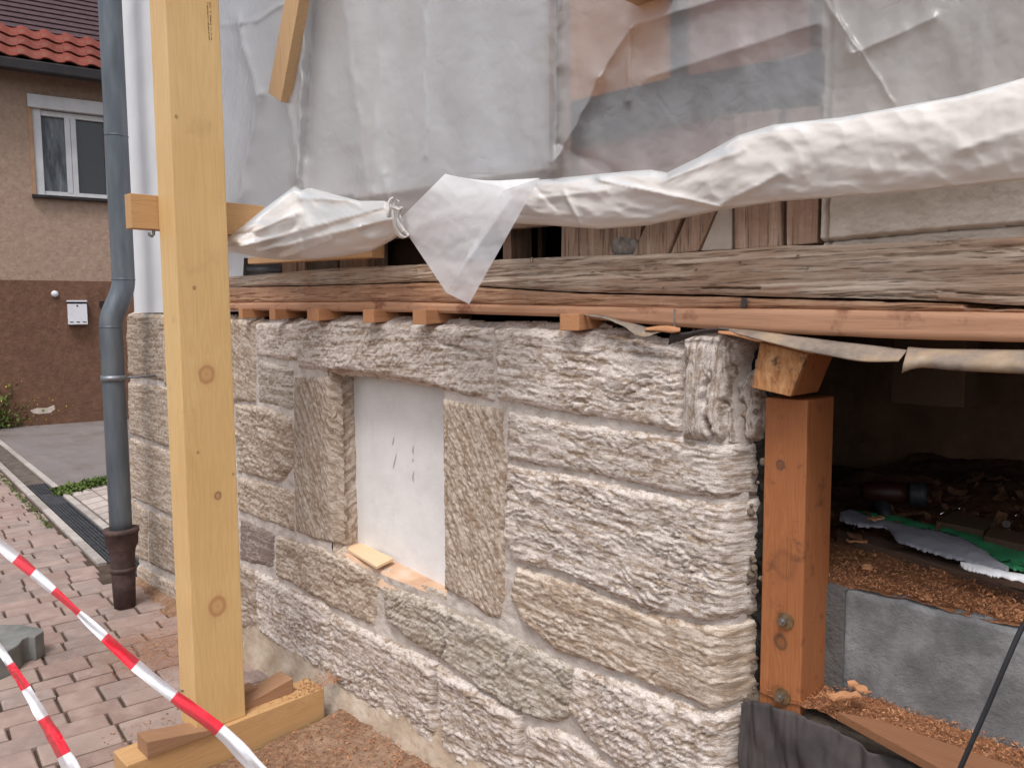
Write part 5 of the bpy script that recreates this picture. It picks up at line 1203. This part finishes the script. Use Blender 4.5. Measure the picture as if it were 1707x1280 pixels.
torn('green_foil', [(1425, 855), (1480, 862), (1520, 868), (1570, 881), (1640, 893), (1690, 910), (1760, 930)], [(1430, 862), (1480, 870), (1530, 883), (1590, 896), (1640, 920), (1672, 945), (1760, 965)], zq+0.012, M_green, 5, lab='crumpled green foil behind the torn white membrane', cat='foil')
torn('white_plastic_scrap', [(1600, 942), (1630, 945), (1670, 955), (1760, 975)], [(1602, 945), (1630, 956), (1670, 965), (1760, 985)], zq+0.03, plain_noise_mat('glossy_white_scrap', [(0.3, (0.7, 0.7, 0.72)), (0.7, (0.8, 0.8, 0.82))], 12, 0.3), 6, 50, 6, lab='glossy white plastic scrap over the dark board at the right edge', cat='plastic scrap')
# tools and scraps in the dark
M_redp = plain_noise_mat('shaded_red_plastic', [(0.3, (0.02, 0.005, 0.003)), (0.7, (0.035, 0.008, 0.005))], 12, 0.45)  # red lowered to near black, the room's shade is in the colour
M_blackp = plain_noise_mat('black_tool_plastic', [(0.3, (0.008, 0.009, 0.012)), (0.7, (0.02, 0.021, 0.026))], 30, 0.6, spec=0.5)
tp_ = PZ(1478, 850, RZ0+0.14)
tool = T('power_tool', 'red bodied power tool with black motor head lying in the dark debris', 'power tool', tp_)
ax = np.array([0.9, 0.43, 0])
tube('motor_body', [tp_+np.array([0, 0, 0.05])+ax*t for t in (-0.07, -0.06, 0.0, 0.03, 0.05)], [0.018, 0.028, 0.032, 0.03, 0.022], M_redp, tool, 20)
tube('gear_head', [tp_+np.array([0, 0, 0.05])+ax*t for t in (0.05, 0.058, 0.072, 0.08, 0.095, 0.10)], [0.025, 0.036, 0.030, 0.036, 0.034, 0.02], M_blackp, tool, 20)
tube('handle', [tp_+np.array([0, 0, 0.03])+ax*(-0.02), tp_+np.array([0.03, -0.05, -0.04])], [0.022, 0.02], M_blackp, tool, 12)
M_chrome = plain_noise_mat('bright_steel', [(0.3, (0.6, 0.6, 0.62)), (0.7, (0.8, 0.8, 0.8))], 10, 0.15, metal=1.0)
for (a0_, a1_, lab) in [((1567, 857), (1586, 847), 'bright steel rod in the dark debris left of its short twin'), ((1592, 850), (1600, 847), 'very short bright steel pin in the debris'), ((1692, 860), (1702, 849), 'bright steel rod at the right edge in the dark debris')]:
    o = tube('steel_rod', [PZ(*a0_, RZ0+0.14), PZ(*a1_, RZ0+0.15)], 0.003, M_chrome, None, 8); tag(o, lab, 'steel rod')
p = PZ(1678, 874, RZ0+0.14)
o = tube('washer', [p+np.array([0, 0, 0]), p+np.array([0, -0.003, 0.002])], 0.010, M_bolt, None, 16, False); tag(o, 'loose round washer in the dark debris near the right edge', 'washer')
# inner boards among the debris
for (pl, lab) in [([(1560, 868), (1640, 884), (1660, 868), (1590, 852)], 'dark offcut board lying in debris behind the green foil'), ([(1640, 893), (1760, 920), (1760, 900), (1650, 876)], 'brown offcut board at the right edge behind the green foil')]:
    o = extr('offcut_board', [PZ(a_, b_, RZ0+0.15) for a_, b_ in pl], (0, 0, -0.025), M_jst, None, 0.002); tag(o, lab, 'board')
# black cable
M_cab = plain_noise_mat('black_cable_rubber', [(0.3, (0.015, 0.016, 0.02)), (0.7, (0.03, 0.032, 0.038))], 10, 0.5, spec=0.4)
cp = curve([(1745, 985), (1707, 1040), (1680, 1098), (1645, 1180), (1614, 1250), (1590, 1310), (1570, 1400)], 30)
o = tube('cable', [PY(a_, b_, -0.10-0.05*math.sin(i/29*2)) for i, (a_, b_) in enumerate(cp)], 0.0042, M_cab, None, 10); tag(o, 'black rubber cable hanging in front of the concrete at the lower right', 'cable')

# ================================================================== SMALL THINGS IN FRONT
# pale wood piece on the sill
q4 = [PZ(578, 914, PY(600, 925, 0.03)[2]+0.004), PZ(628, 944, PY(600, 925, 0.03)[2]+0.004), PZ(656, 930, PY(600, 925, 0.03)[2]+0.004), PZ(602, 904, PY(600, 925, 0.03)[2]+0.004)]
M_pale = wood_mat('fresh_pale_wood', (0.78, 0.58, 0.38), (0.72, 0.50, 0.30), (0.5, 0.3, 0.16), 'x', 1.0, 0.6)
o = extr('wood_offcut', q4, (0, 0, -0.010), M_pale, None, 0.001); tag(o, 'small pale flat wood offcut on the sill of the blind window', 'offcut')
# grey concrete paver block at left
M_blk = plain_noise_mat('grey_green_concrete', [(0.3, (0.13, 0.13, 0.12)), (0.6, (0.21, 0.21, 0.20)), (0.8, (0.29, 0.285, 0.27))], 9, 0.9, 70, 0.4, 0.004)
BH = 0.11
prof = [(-60, 1044), (0, 1040), (35, 1040), (70, 1046), (73, 1051), (58, 1061), (48, 1060), (38, 1064), (32, 1073), (14, 1084), (-10, 1094), (-60, 1108)]
o = extr('concrete_block', [PZ(a_, b_, BH) for a_, b_ in prof], (0, 0, -BH), M_blk, None, 0.006); tag(o, 'grey concrete block with a rounded notch on the brick paving at the left edge', 'concrete block')
# barrier tapes
M_red = plain_noise_mat('red_tape', [(0.3, (0.60, 0.012, 0.03)), (0.7, (0.72, 0.02, 0.045))], 8, 0.35, spec=0.5)
M_wht = plain_noise_mat('white_tape', [(0.3, (0.70, 0.70, 0.74)), (0.7, (0.80, 0.80, 0.84))], 8, 0.35, spec=0.5)
def tape(cpts, yfun, widths, bounds, lab, first_white=True, seed=1):
    n = 220; mm = 7; c = curve(cpts, n); G = np.zeros((n, mm, 3))
    tang = np.gradient(c, axis=0); tang /= np.linalg.norm(tang, axis=1)[:, None]; nor = np.stack([-tang[:, 1], tang[:, 0]], -1)
    for i in range(n):
        s = i/(n-1); w = np.interp(c[i, 0], [a for a, _ in widths], [b for _, b in widths])*0.38*(1+0.04*math.sin(s*47)+0.02*math.sin(s*91+1))
        for j in range(mm):
            t = j/(mm-1)*2-1
            u = c[i, 0]+nor[i, 0]*w*t; v = c[i, 1]+nor[i, 1]*w*t
            G[i, j] = PY(u, v, yfun(s)+0.006*math.sin(t*3+s*14)+0.004*t*math.sin(s*23)+0.003*math.sin(t*9+s*5)+0.002*float(pn(s*40, t*1.2, seed+3)))
    F = gridf(n, mm); mi = []
    for i in range(n-1):
        k = sum(1 for b in bounds if c[i, 0] > b); mi += [(k if first_white else k+1) % 2]*(mm-1)
    o = M('barrier_tape', G.reshape(-1, 3), F, [M_wht, M_red], None, True, None, mi)
    # slanted print edges come from real vertex skew
    tag(o, lab, 'barrier tape', 'red and white barrier tapes'); return o
tape([(-60, 862), (0, 908), (50, 950), (100, 993), (160, 1048), (222, 1105), (290, 1160), (370, 1220), (432, 1285), (520, 1380)], lambda s: -0.86+0.0*s, [(-60, 24), (20, 27), (60, 24), (95, 18), (125, 14), (150, 20), (200, 27), (320, 30), (432, 36), (520, 40)],
     [26, 54, 88, 130, 172, 224, 288, 366], 'upper red and white striped tape crossing in front of the tall post', True)
tape([(-50, 1015), (0, 1082), (20, 1112), (40, 1142), (65, 1185), (92, 1230), (120, 1282), (160, 1350)], lambda s: -1.02, [(-50, 16), (0, 18), (40, 22), (80, 30), (120, 38), (160, 44)],
     [16, 43, 71, 106], 'lower red and white striped tape crossing the lower left corner', True)

# soil and sawdust at the foot of the wall
M_dirt = NT('sawdust_soil'); P_ = M_dirt.obj()
cd_ = M_dirt.ramp(M_dirt.noise(P_, 45, 6, 0.75), [(0.3, (0.12, 0.065, 0.04)), (0.5, (0.26, 0.15, 0.095)), (0.7, (0.42, 0.27, 0.18))])
cd_ = M_dirt.mix(M_dirt.ramp(M_dirt.noise(P_, 6, 5, 0.6), [(0.45, (0, 0, 0)), (0.7, (0.7,)*3)]), cd_, (0.40, 0.28, 0.20))
M_dirt.bsdf(cd_, 0.95, M_dirt.noise(P_, 150, 4, 0.75), 0.9, 0.006, 0.1)
M_chips = plain_noise_mat('fine_orange_sawdust', [(0.3, (0.34, 0.16, 0.085)), (0.7, (0.48, 0.26, 0.15))], 60, 0.9)
dirt = T('sawdust_soil', None, None, (-2.2, -0.3, 0), kind='stuff')
def dz(X, Y):
    return 0.028*sstep(-0.55, -0.05, Y+0.1*fbm(X*3, Y*3, 2, 1))-0.004+0.012*sstep(-2.9, -2.4, X)
bed('soil_bed', SX+0.01, -0.2, -1.3, 0.02, lambda X, Y: 0.022+0.02*sstep(-0.4, 0, Y)+0.0*X, M_dirt.m, 0.012, 9, 0.015, dirt)
bed('soil_strip', XL+0.02, SX-0.15, -0.16, 0.02, lambda X, Y: -0.03+0.05*sstep(-0.14, 0.0, Y+0.05*fbm(X*5, Y*5, 3, 4)), M_dirt.m, 0.012, 10, 0.006, dirt)
chips('dirt_crumbs', 2600, lambda r_: (lambda x_, y_: (x_, y_, 0.03+0.02*max(0, 1+y_*2.5)))(r_.uniform(SX+0.02, -1.2), -abs(r_.normal(0, 0.3))), M_chip.m, dirt, 0.003, 0.012, 0.0, 7)
chips('dirt_crumbs', 1400, lambda r_: (r_.uniform(XL, SX), -0.02-abs(r_.normal(0, 0.13)), 0.008), M_chip.m, dirt, 0.003, 0.010, 0.0, 8)
chips('fine_sawdust', 12000, lambda r_: (lambda q_: (q_[0]+r_.normal(0, 0.16), min(q_[1]+r_.normal(0, 0.13), -0.03), 0.003))(PZ(262, 1085)), M_chips, dirt, 0.002, 0.006, 0.0, 19)
chips('dirt_crumbs', 500, lambda r_: (r_.uniform(SX-0.5, SX-0.2), r_.uniform(-0.75, -0.1), 0.004), M_chip.m, dirt, 0.003, 0.012, 0.0, 9)
M_dust = M_dirt.m
chips('sole_sawdust', 900, lambda r_: (SX-abs(r_.normal(0, 0.07))-0.01, -abs(r_.normal(0.03, 0.12)), SZ+0.002), M_chip.m, dirt, 0.003, 0.009, 0.0, 10)
# pebbles
V = []
# weeds along the asphalt edge
M_leaf = NT('weed_leaf'); rl = M_leaf.noise(M_leaf.obj(), 40, 2)
M_leaf.bsdf(M_leaf.ramp(rl, [(0.3, (0.05, 0.09, 0.02)), (0.6, (0.12, 0.16, 0.04)), (0.8, (0.20, 0.22, 0.07))]), 0.7, spec=0.2)
def leaves(name, n, sampler, lmin, lmax, mat, seed, parent=None):
    r_ = np.random.RandomState(seed); V = []; F = []
    for k in range(n):
        p = np.array(sampler(r_)); L = r_.uniform(lmin, lmax); W = L*0.28; yaw = r_.uniform(0, 6.28); el = r_.uniform(0.1, 1.3)
        d_ = np.array([math.cos(yaw)*math.cos(el), math.sin(yaw)*math.cos(el), math.sin(el)]); sd_ = np.array([-math.sin(yaw), math.cos(yaw), 0])
        b0 = len(V); V += [p, p+d_*L*0.5+sd_*W, p+d_*L-np.array([0, 0, L*0.15]), p+d_*L*0.5-sd_*W]; F.append((b0, b0+1, b0+2, b0+3))
    return M(name, V, np.array(F), mat, parent)
wl0 = PZ(92, 822)[:2]; wl1 = PZ(186, 800)[:2]
o = leaves('weeds', 2400, lambda r_: (lambda t, w_: (*(wl0+(wl1-wl0)*t*1.15+w_*dd), 0.0))(r_.uniform(0, 1), r_.normal(0, 0.07)), 0.02, 0.06, M_leaf.m, 3); tag(o, None, None, None, 'stuff')
o = leaves('moss', 900, lambda r_: (lambda t, w_: (*(DL0+(DL1-DL0)*t-dn*(0.11+w_)), 0.0))(r_.uniform(0, 0.75), abs(r_.normal(0, 0.02))), 0.008, 0.025, M_leaf.m, 4); tag(o, None, None, None, 'stuff')

# ================================================================== NEIGHBOUR HOUSE
th = math.atan((2900-853.5)/FPX)
un = Fh*math.cos(th)+Rh*math.sin(th); nn = np.array([un[1], -un[0], 0])
if np.dot(nn, CAM-PZ(100, 706)) < 0: nn = -nn
FP = PZ(100, 706)
def PF(px, py, off=0.0): return PP(px, py, FP+nn*off, nn)
M_tanr = NT('tan_roughcast'); P_ = M_tanr.obj()
ct = M_tanr.ramp(M_tanr.noise(P_, 14, 7, 0.7), [(0.3, (0.27, 0.185, 0.14)), (0.5, (0.33, 0.235, 0.18)), (0.7, (0.385, 0.285, 0.225))])
M_tanr.bsdf(ct, 0.95, M_tanr.noise(P_, 22, 6, 0.7), 0.5, 0.02, 0.1)
M_brnr = NT('brown_plinth_render'); P_ = M_brnr.obj()
ct = M_brnr.ramp(M_brnr.noise(P_, 10, 7, 0.7), [(0.3, (0.115, 0.062, 0.042)), (0.55, (0.16, 0.086, 0.058)), (0.75, (0.21, 0.12, 0.083))])
M_brnr.bsdf(ct, 0.9, M_brnr.noise(P_, 22, 6, 0.7), 0.6, 0.02, 0.1)
nb = T('neighbour_house', 'tan roughcast house with brown plinth, white framed window and red tiled eaves across the yard', 'house', FP)
ub = np.dot(PF(0, 600)-FP, un)-3.0; ue = np.dot(PF(230, 600)-FP, un)+3.5
zpl = PF(100, 468)[2]; zev = PF(60, 112)[2]
print('house', FP, ub, ue, zpl, zev)
def fpt(u, off, z): return np.array([*(FP[:2]+un[:2]*u+nn[:2]*off), z])
def fbox(name, u0, u1, o0, o1, z0, z1, mat, b=0.005, parent=None):
    return hexa(name, [fpt(u0, o0, z0), fpt(u1, o0, z0), fpt(u1, o1, z0), fpt(u0, o1, z0), fpt(u0, o0, z1), fpt(u1, o0, z1), fpt(u1, o1, z1), fpt(u0, o1, z1)], mat, parent or nb, b)
fbox('plinth', ub, ue, -0.3, 0.02, -0.3, zpl, M_brnr.m)
U = lambda px, py: np.dot(PF(px, py)-FP, un)
wu0, wz1 = U(60, 180), PF(60, 160)[2]
wz0 = PF(110, 328)[2]
wtop = PF(60, 178)[2]
wuL = U(57, 250); wuR = wuL+2.35*(U(115, 260)-wuL)
# wall with an opening for the window
fbox('wall', ub, wuL, -0.3, 0.0, zpl, zev+0.3, M_tanr.m, 0)
fbox('wall', wuR, ue, -0.3, 0.0, zpl, zev+0.3, M_tanr.m, 0)
fbox('wall', wuL, wuR, -0.3, 0.0, zpl, wz0, M_tanr.m, 0)
fbox('wall', wuL, wuR, -0.3, 0.0, wz1, zev+0.3, M_tanr.m, 0)
M_wfr = plain_noise_mat('white_window_paint', [(0.3, (0.48, 0.48, 0.50)), (0.7, (0.60, 0.60, 0.62))], 5, 0.5)
M_glass = NT('dark_window_glass'); M_glass.bsdf((0.03, 0.033, 0.04), 0.12, spec=0.5)
win = fbox('window', wuL+0.01, wuR-0.01, -0.14, -0.12, wz0, wtop, M_wfr, 0.003)
fbox('shutter_box', wuL-0.05, wuR+0.03, -0.1, 0.05, wtop-0.02, wz1+0.01, M_wfr, 0.006, win)
cw = (wuR-wuL); fw = 0.055
fbox('frame', wuL, wuL+0.10, -0.12, -0.02, wz0, wtop-0.02, M_wfr, 0.004, win)
fbox('frame', wuR-0.10, wuR, -0.12, -0.02, wz0, wtop-0.02, M_wfr, 0.004, win)
fbox('frame', wuL+0.1, wuR-0.1, -0.12, -0.04, wz0+0.01, wz0+0.01+fw, M_wfr, 0.004, win)
fbox('frame', wuL+0.1, wuR-0.1, -0.12, -0.04, wtop-0.10, wtop-0.03, M_wfr, 0.004, win)
mid = U(120, 260)
fbox('mullion', mid-0.07, mid-0.002, -0.12, -0.035, wz0+fw, wtop-0.1, M_wfr, 0.004, win)
fbox('mullion', mid+0.002, mid+0.07, -0.12, -0.04, wz0+fw, wtop-0.1, M_wfr, 0.004, win)
M_lace = NT('lace_curtain'); P_ = M_lace.obj()
M_lace.bsdf(M_lace.ramp(M_lace.noise(M_lace.mapping(P_, (9, 9, 1.5)), 1.4, 5, 0.7), [(0.4, (0.035, 0.04, 0.05)), (0.6, (0.12, 0.135, 0.155)), (0.75, (0.24, 0.25, 0.27))]), 0.25, spec=0.4)
fbox('pane', wuL+0.1, mid-0.07, -0.119, -0.095, wz0+fw, wtop-0.1, M_lace.m, 0, win)
fbox('pane', mid+0.07, wuR-0.1, -0.119, -0.095, wz0+fw, wtop-0.1, M_glass.m, 0, win)
M_dkm = plain_noise_mat('dark_sill_metal', [(0.3, (0.016, 0.013, 0.015)), (0.7, (0.03, 0.026, 0.028))], 5, 0.4)
fbox('window_sill', wuL-0.06, wuR+0.05, -0.1, 0.09, wz0-0.045, wz0-0.004, M_dkm, 0.004, win)
M_trim = plain_noise_mat('brown_reveal_trim', [(0.3, (0.30, 0.17, 0.10)), (0.7, (0.42, 0.26, 0.16))], 5, 0.8)
fbox('reveal_trim', wuL-0.05, wuL-0.002, -0.05, 0.012, wz0, wtop-0.02, M_trim, 0.002, win)
# patch, lamp, letterbox
M_lbox = plain_noise_mat('white_enamel', [(0.3, (0.60, 0.60, 0.64)), (0.7, (0.70, 0.70, 0.74))], 5, 0.4)
lu0, lu1 = U(112, 520), U(144, 520); lz0, lz1 = PF(128, 541)[2], PF(128, 501)[2]
lb = T('letterbox', 'white metal letterbox on the brown plinth of the house across the yard', 'letterbox', fpt((lu0+lu1)/2, 0.1, lz0))
fbox('box_body', lu0, lu1, 0.021, 0.13, lz0, lz1-0.05, M_lbox, 0.006, lb)
fbox('lid', lu0-0.006, lu1+0.006, 0.021, 0.137, lz1-0.022, lz1, M_lbox, 0.004, lb)
fbox('slot', lu0+0.02, lu1-0.02, 0.03, 0.128, lz1-0.05, lz1-0.022, M_dkm, 0, lb)
lm = (lu0+lu1)/2
fbox('lock', lm-0.010, lm+0.010, 0.13, 0.136, lz1-0.085, lz1-0.065, M_dkm, 0.003, lb)
for k in (-1, 0, 1): fbox('vent_slot', lm+k*0.08-0.022, lm+k*0.08+0.022, 0.13, 0.133, lz0+0.03, lz0+0.042, M_dkm, 0, lb)
pl_ = PF(91, 490); o = tube('bell_button', [pl_+nn*0.02, pl_+nn*0.05, pl_+nn*0.07], [0.045, 0.045, 0.02], M_lbox, None, 20); tag(o, 'small round white fitting left of the letterbox', 'wall fitting')
pl_ = [PF(a_, b_, 0.022) for a_, b_ in [(50, 684), (62, 680), (78, 680), (90, 675), (92, 682), (84, 688), (66, 690), (56, 689)]]
extr('plaster_patch', pl_, -nn*0.004, M_infill, nb, 0)
o = fbox('name_plate', U(165, 507), U(182, 507), 0.021, 0.03, PF(170, 513)[2], PF(170, 502)[2], M_dkm, 0.002, lb); o.parent = nb; o.matrix_parent_inverse = Matrix.Identity(4); o.location = tuple(WL[lb]-WL[nb])
# eaves: gutter, soffit
fbox('gutter', ub, ue, 0.32, 0.46, PF(60, 122, 0.4)[2], PF(60, 103, 0.4)[2], M_dkm, 0.02)
fbox('soffit', ub, ue, 0.0, 0.34, zev-0.04, zev+0.04, M_dkm, 0)
# red pantiles
M_tile = NT('red_clay_tile'); P_ = M_tile.obj(); rt = M_tile.rand()
ct = M_tile.ramp(rt, [(0, (0.135, 0.026, 0.02)), (0.5, (0.19, 0.038, 0.026)), (1, (0.16, 0.042, 0.032))])
ct = M_tile.mix(M_tile.ramp(M_tile.noise(P_, 9, 6, 0.75), [(0.45, (0, 0, 0)), (0.7, (0.75,)*3)]), ct, (0.17, 0.09, 0.06))
M_tile.bsdf(ct, 0.8, M_tile.noise(P_, 40, 4), 0.3, 0.01, 0.2)
TW = (U(190, 95)-U(0, 90))/5.1; pitch = math.radians(40)
sl = np.array([*(-nn[:2]*math.cos(pitch)), math.sin(pitch)]); nl = np.cross(un, sl); nl = nl if nl[2] > 0 else -nl
E0 = fpt(0, 0.43, PF(80, 106, 0.43)[2]); TL = 0.30
roof = T('x', None, None, (0, 0, 0)) if False else None
me = bpy.data.meshes.new('roof_tile'); V = []; F = []
npf = 10
for j, (sv, lift) in enumerate([(0, 0.03), (TL*1.12, 0.0)]):
    for i in range(npf):
        t = i/(npf-1); hgt = 0.02*math.sin(t*2*math.pi*0.95+0.4)
        for th_ in (0, -0.018): V.append((t*TW*1.03, sv, hgt+lift+th_))
for i in range(npf-1):
    a0_ = 2*i; b0 = 2*npf+2*i
    F += [(a0_, a0_+2, b0+2, b0), (a0_+1, b0+1, b0+3, a0_+3), (a0_, a0_+1, a0_+3, a0_+2)]
F += [(0, 2*npf, 2*npf+1, 1), (2*npf-2, 2*npf-1, 4*npf-1, 4*npf-2)]
me.from_pydata(V, [], F); me.materials.append(M_tile.m); me.update()
RM = Matrix(((un[0], sl[0], nl[0]), (un[1], sl[1], nl[1]), (un[2], sl[2], nl[2])))
rf = fbox('roof', ub, ue, -0.6, -0.59, zev, zev+0.1, M_dkm, 0)
for row in range(3):
    for k in range(-9, 22):
        P0 = E0+un*(TW*k+0.02*row)+sl*(TL*row)+nl*0.03
        u_, v_, z_ = proj(P0)
        if not (-60 < u_ < 230): continue
        o = bpy.data.objects.new('roof_tile', me); col.objects.link(o); o.parent = rf
        o.location = tuple(P0-WL[nb]); o.rotation_euler = RM.to_euler()
extr('roof_deck', [E0+un*ub-nl*0.02, E0+un*ue-nl*0.02, E0+un*ue+sl*0.9-nl*0.02, E0+un*ub+sl*0.9-nl*0.02], -nl*0.03, M_dkm, nb, 0)
# higher dark roof behind
M_drk = plain_noise_mat('dark_purple_tiles', [(0.3, (0.045, 0.025, 0.03)), (0.7, (0.085, 0.048, 0.055))], 10, 0.7, 40, 0.4, 0.01)
P1 = PP(80, 58, E0+sl*0.9, nn); hr = T('upper_roof', 'dark purple brown tiled roof rising behind the red tiled eaves', 'roof', P1)
for row in range(12):
    a0_ = P1+sl*(0.17*row)
    hexa('tile_course', [a0_-un*5, a0_+un*5, a0_+un*5+sl*0.185, a0_-un*5+sl*0.185, a0_-un*5+nl*0.035, a0_+un*5+nl*0.035, a0_+un*5+sl*0.185+nl*0.012, a0_-un*5+sl*0.185+nl*0.012], M_drk, hr, 0)
fascia = hexa('fascia', [P1-un*5-Zv*0.35, P1+un*5-Zv*0.35, P1+un*5-Zv*0.35-nn*0.1, P1-un*5-Zv*0.35-nn*0.1, P1-un*5, P1+un*5, P1+un*5-nn*0.1, P1-un*5-nn*0.1], M_drk, hr, 0)
# flowering plant at left
pl0 = PZ(5, 712)
plant = T('flowering_weed', 'yellow flowering weed clump against the brown plinth at the left edge', 'plant', pl0)
leaves('leaves', 1200, lambda r_: pl0+un*r_.normal(-0.22, 0.22)+nn*abs(r_.normal(0.1, 0.12))+Zv*abs(r_.normal(0.1, 0.2)), 0.03, 0.09, M_leaf.m, 6, plant)
M_yel = plain_noise_mat('yellow_petals', [(0.3, (0.5, 0.38, 0.03)), (0.7, (0.6, 0.45, 0.05))], 5, 0.7)
leaves('flowers', 160, lambda r_: pl0+un*r_.normal(0.05, 0.35)+nn*abs(r_.normal(0.12, 0.12))+Zv*abs(r_.normal(0.25, 0.2)), 0.02, 0.035, M_yel, 7, plant)
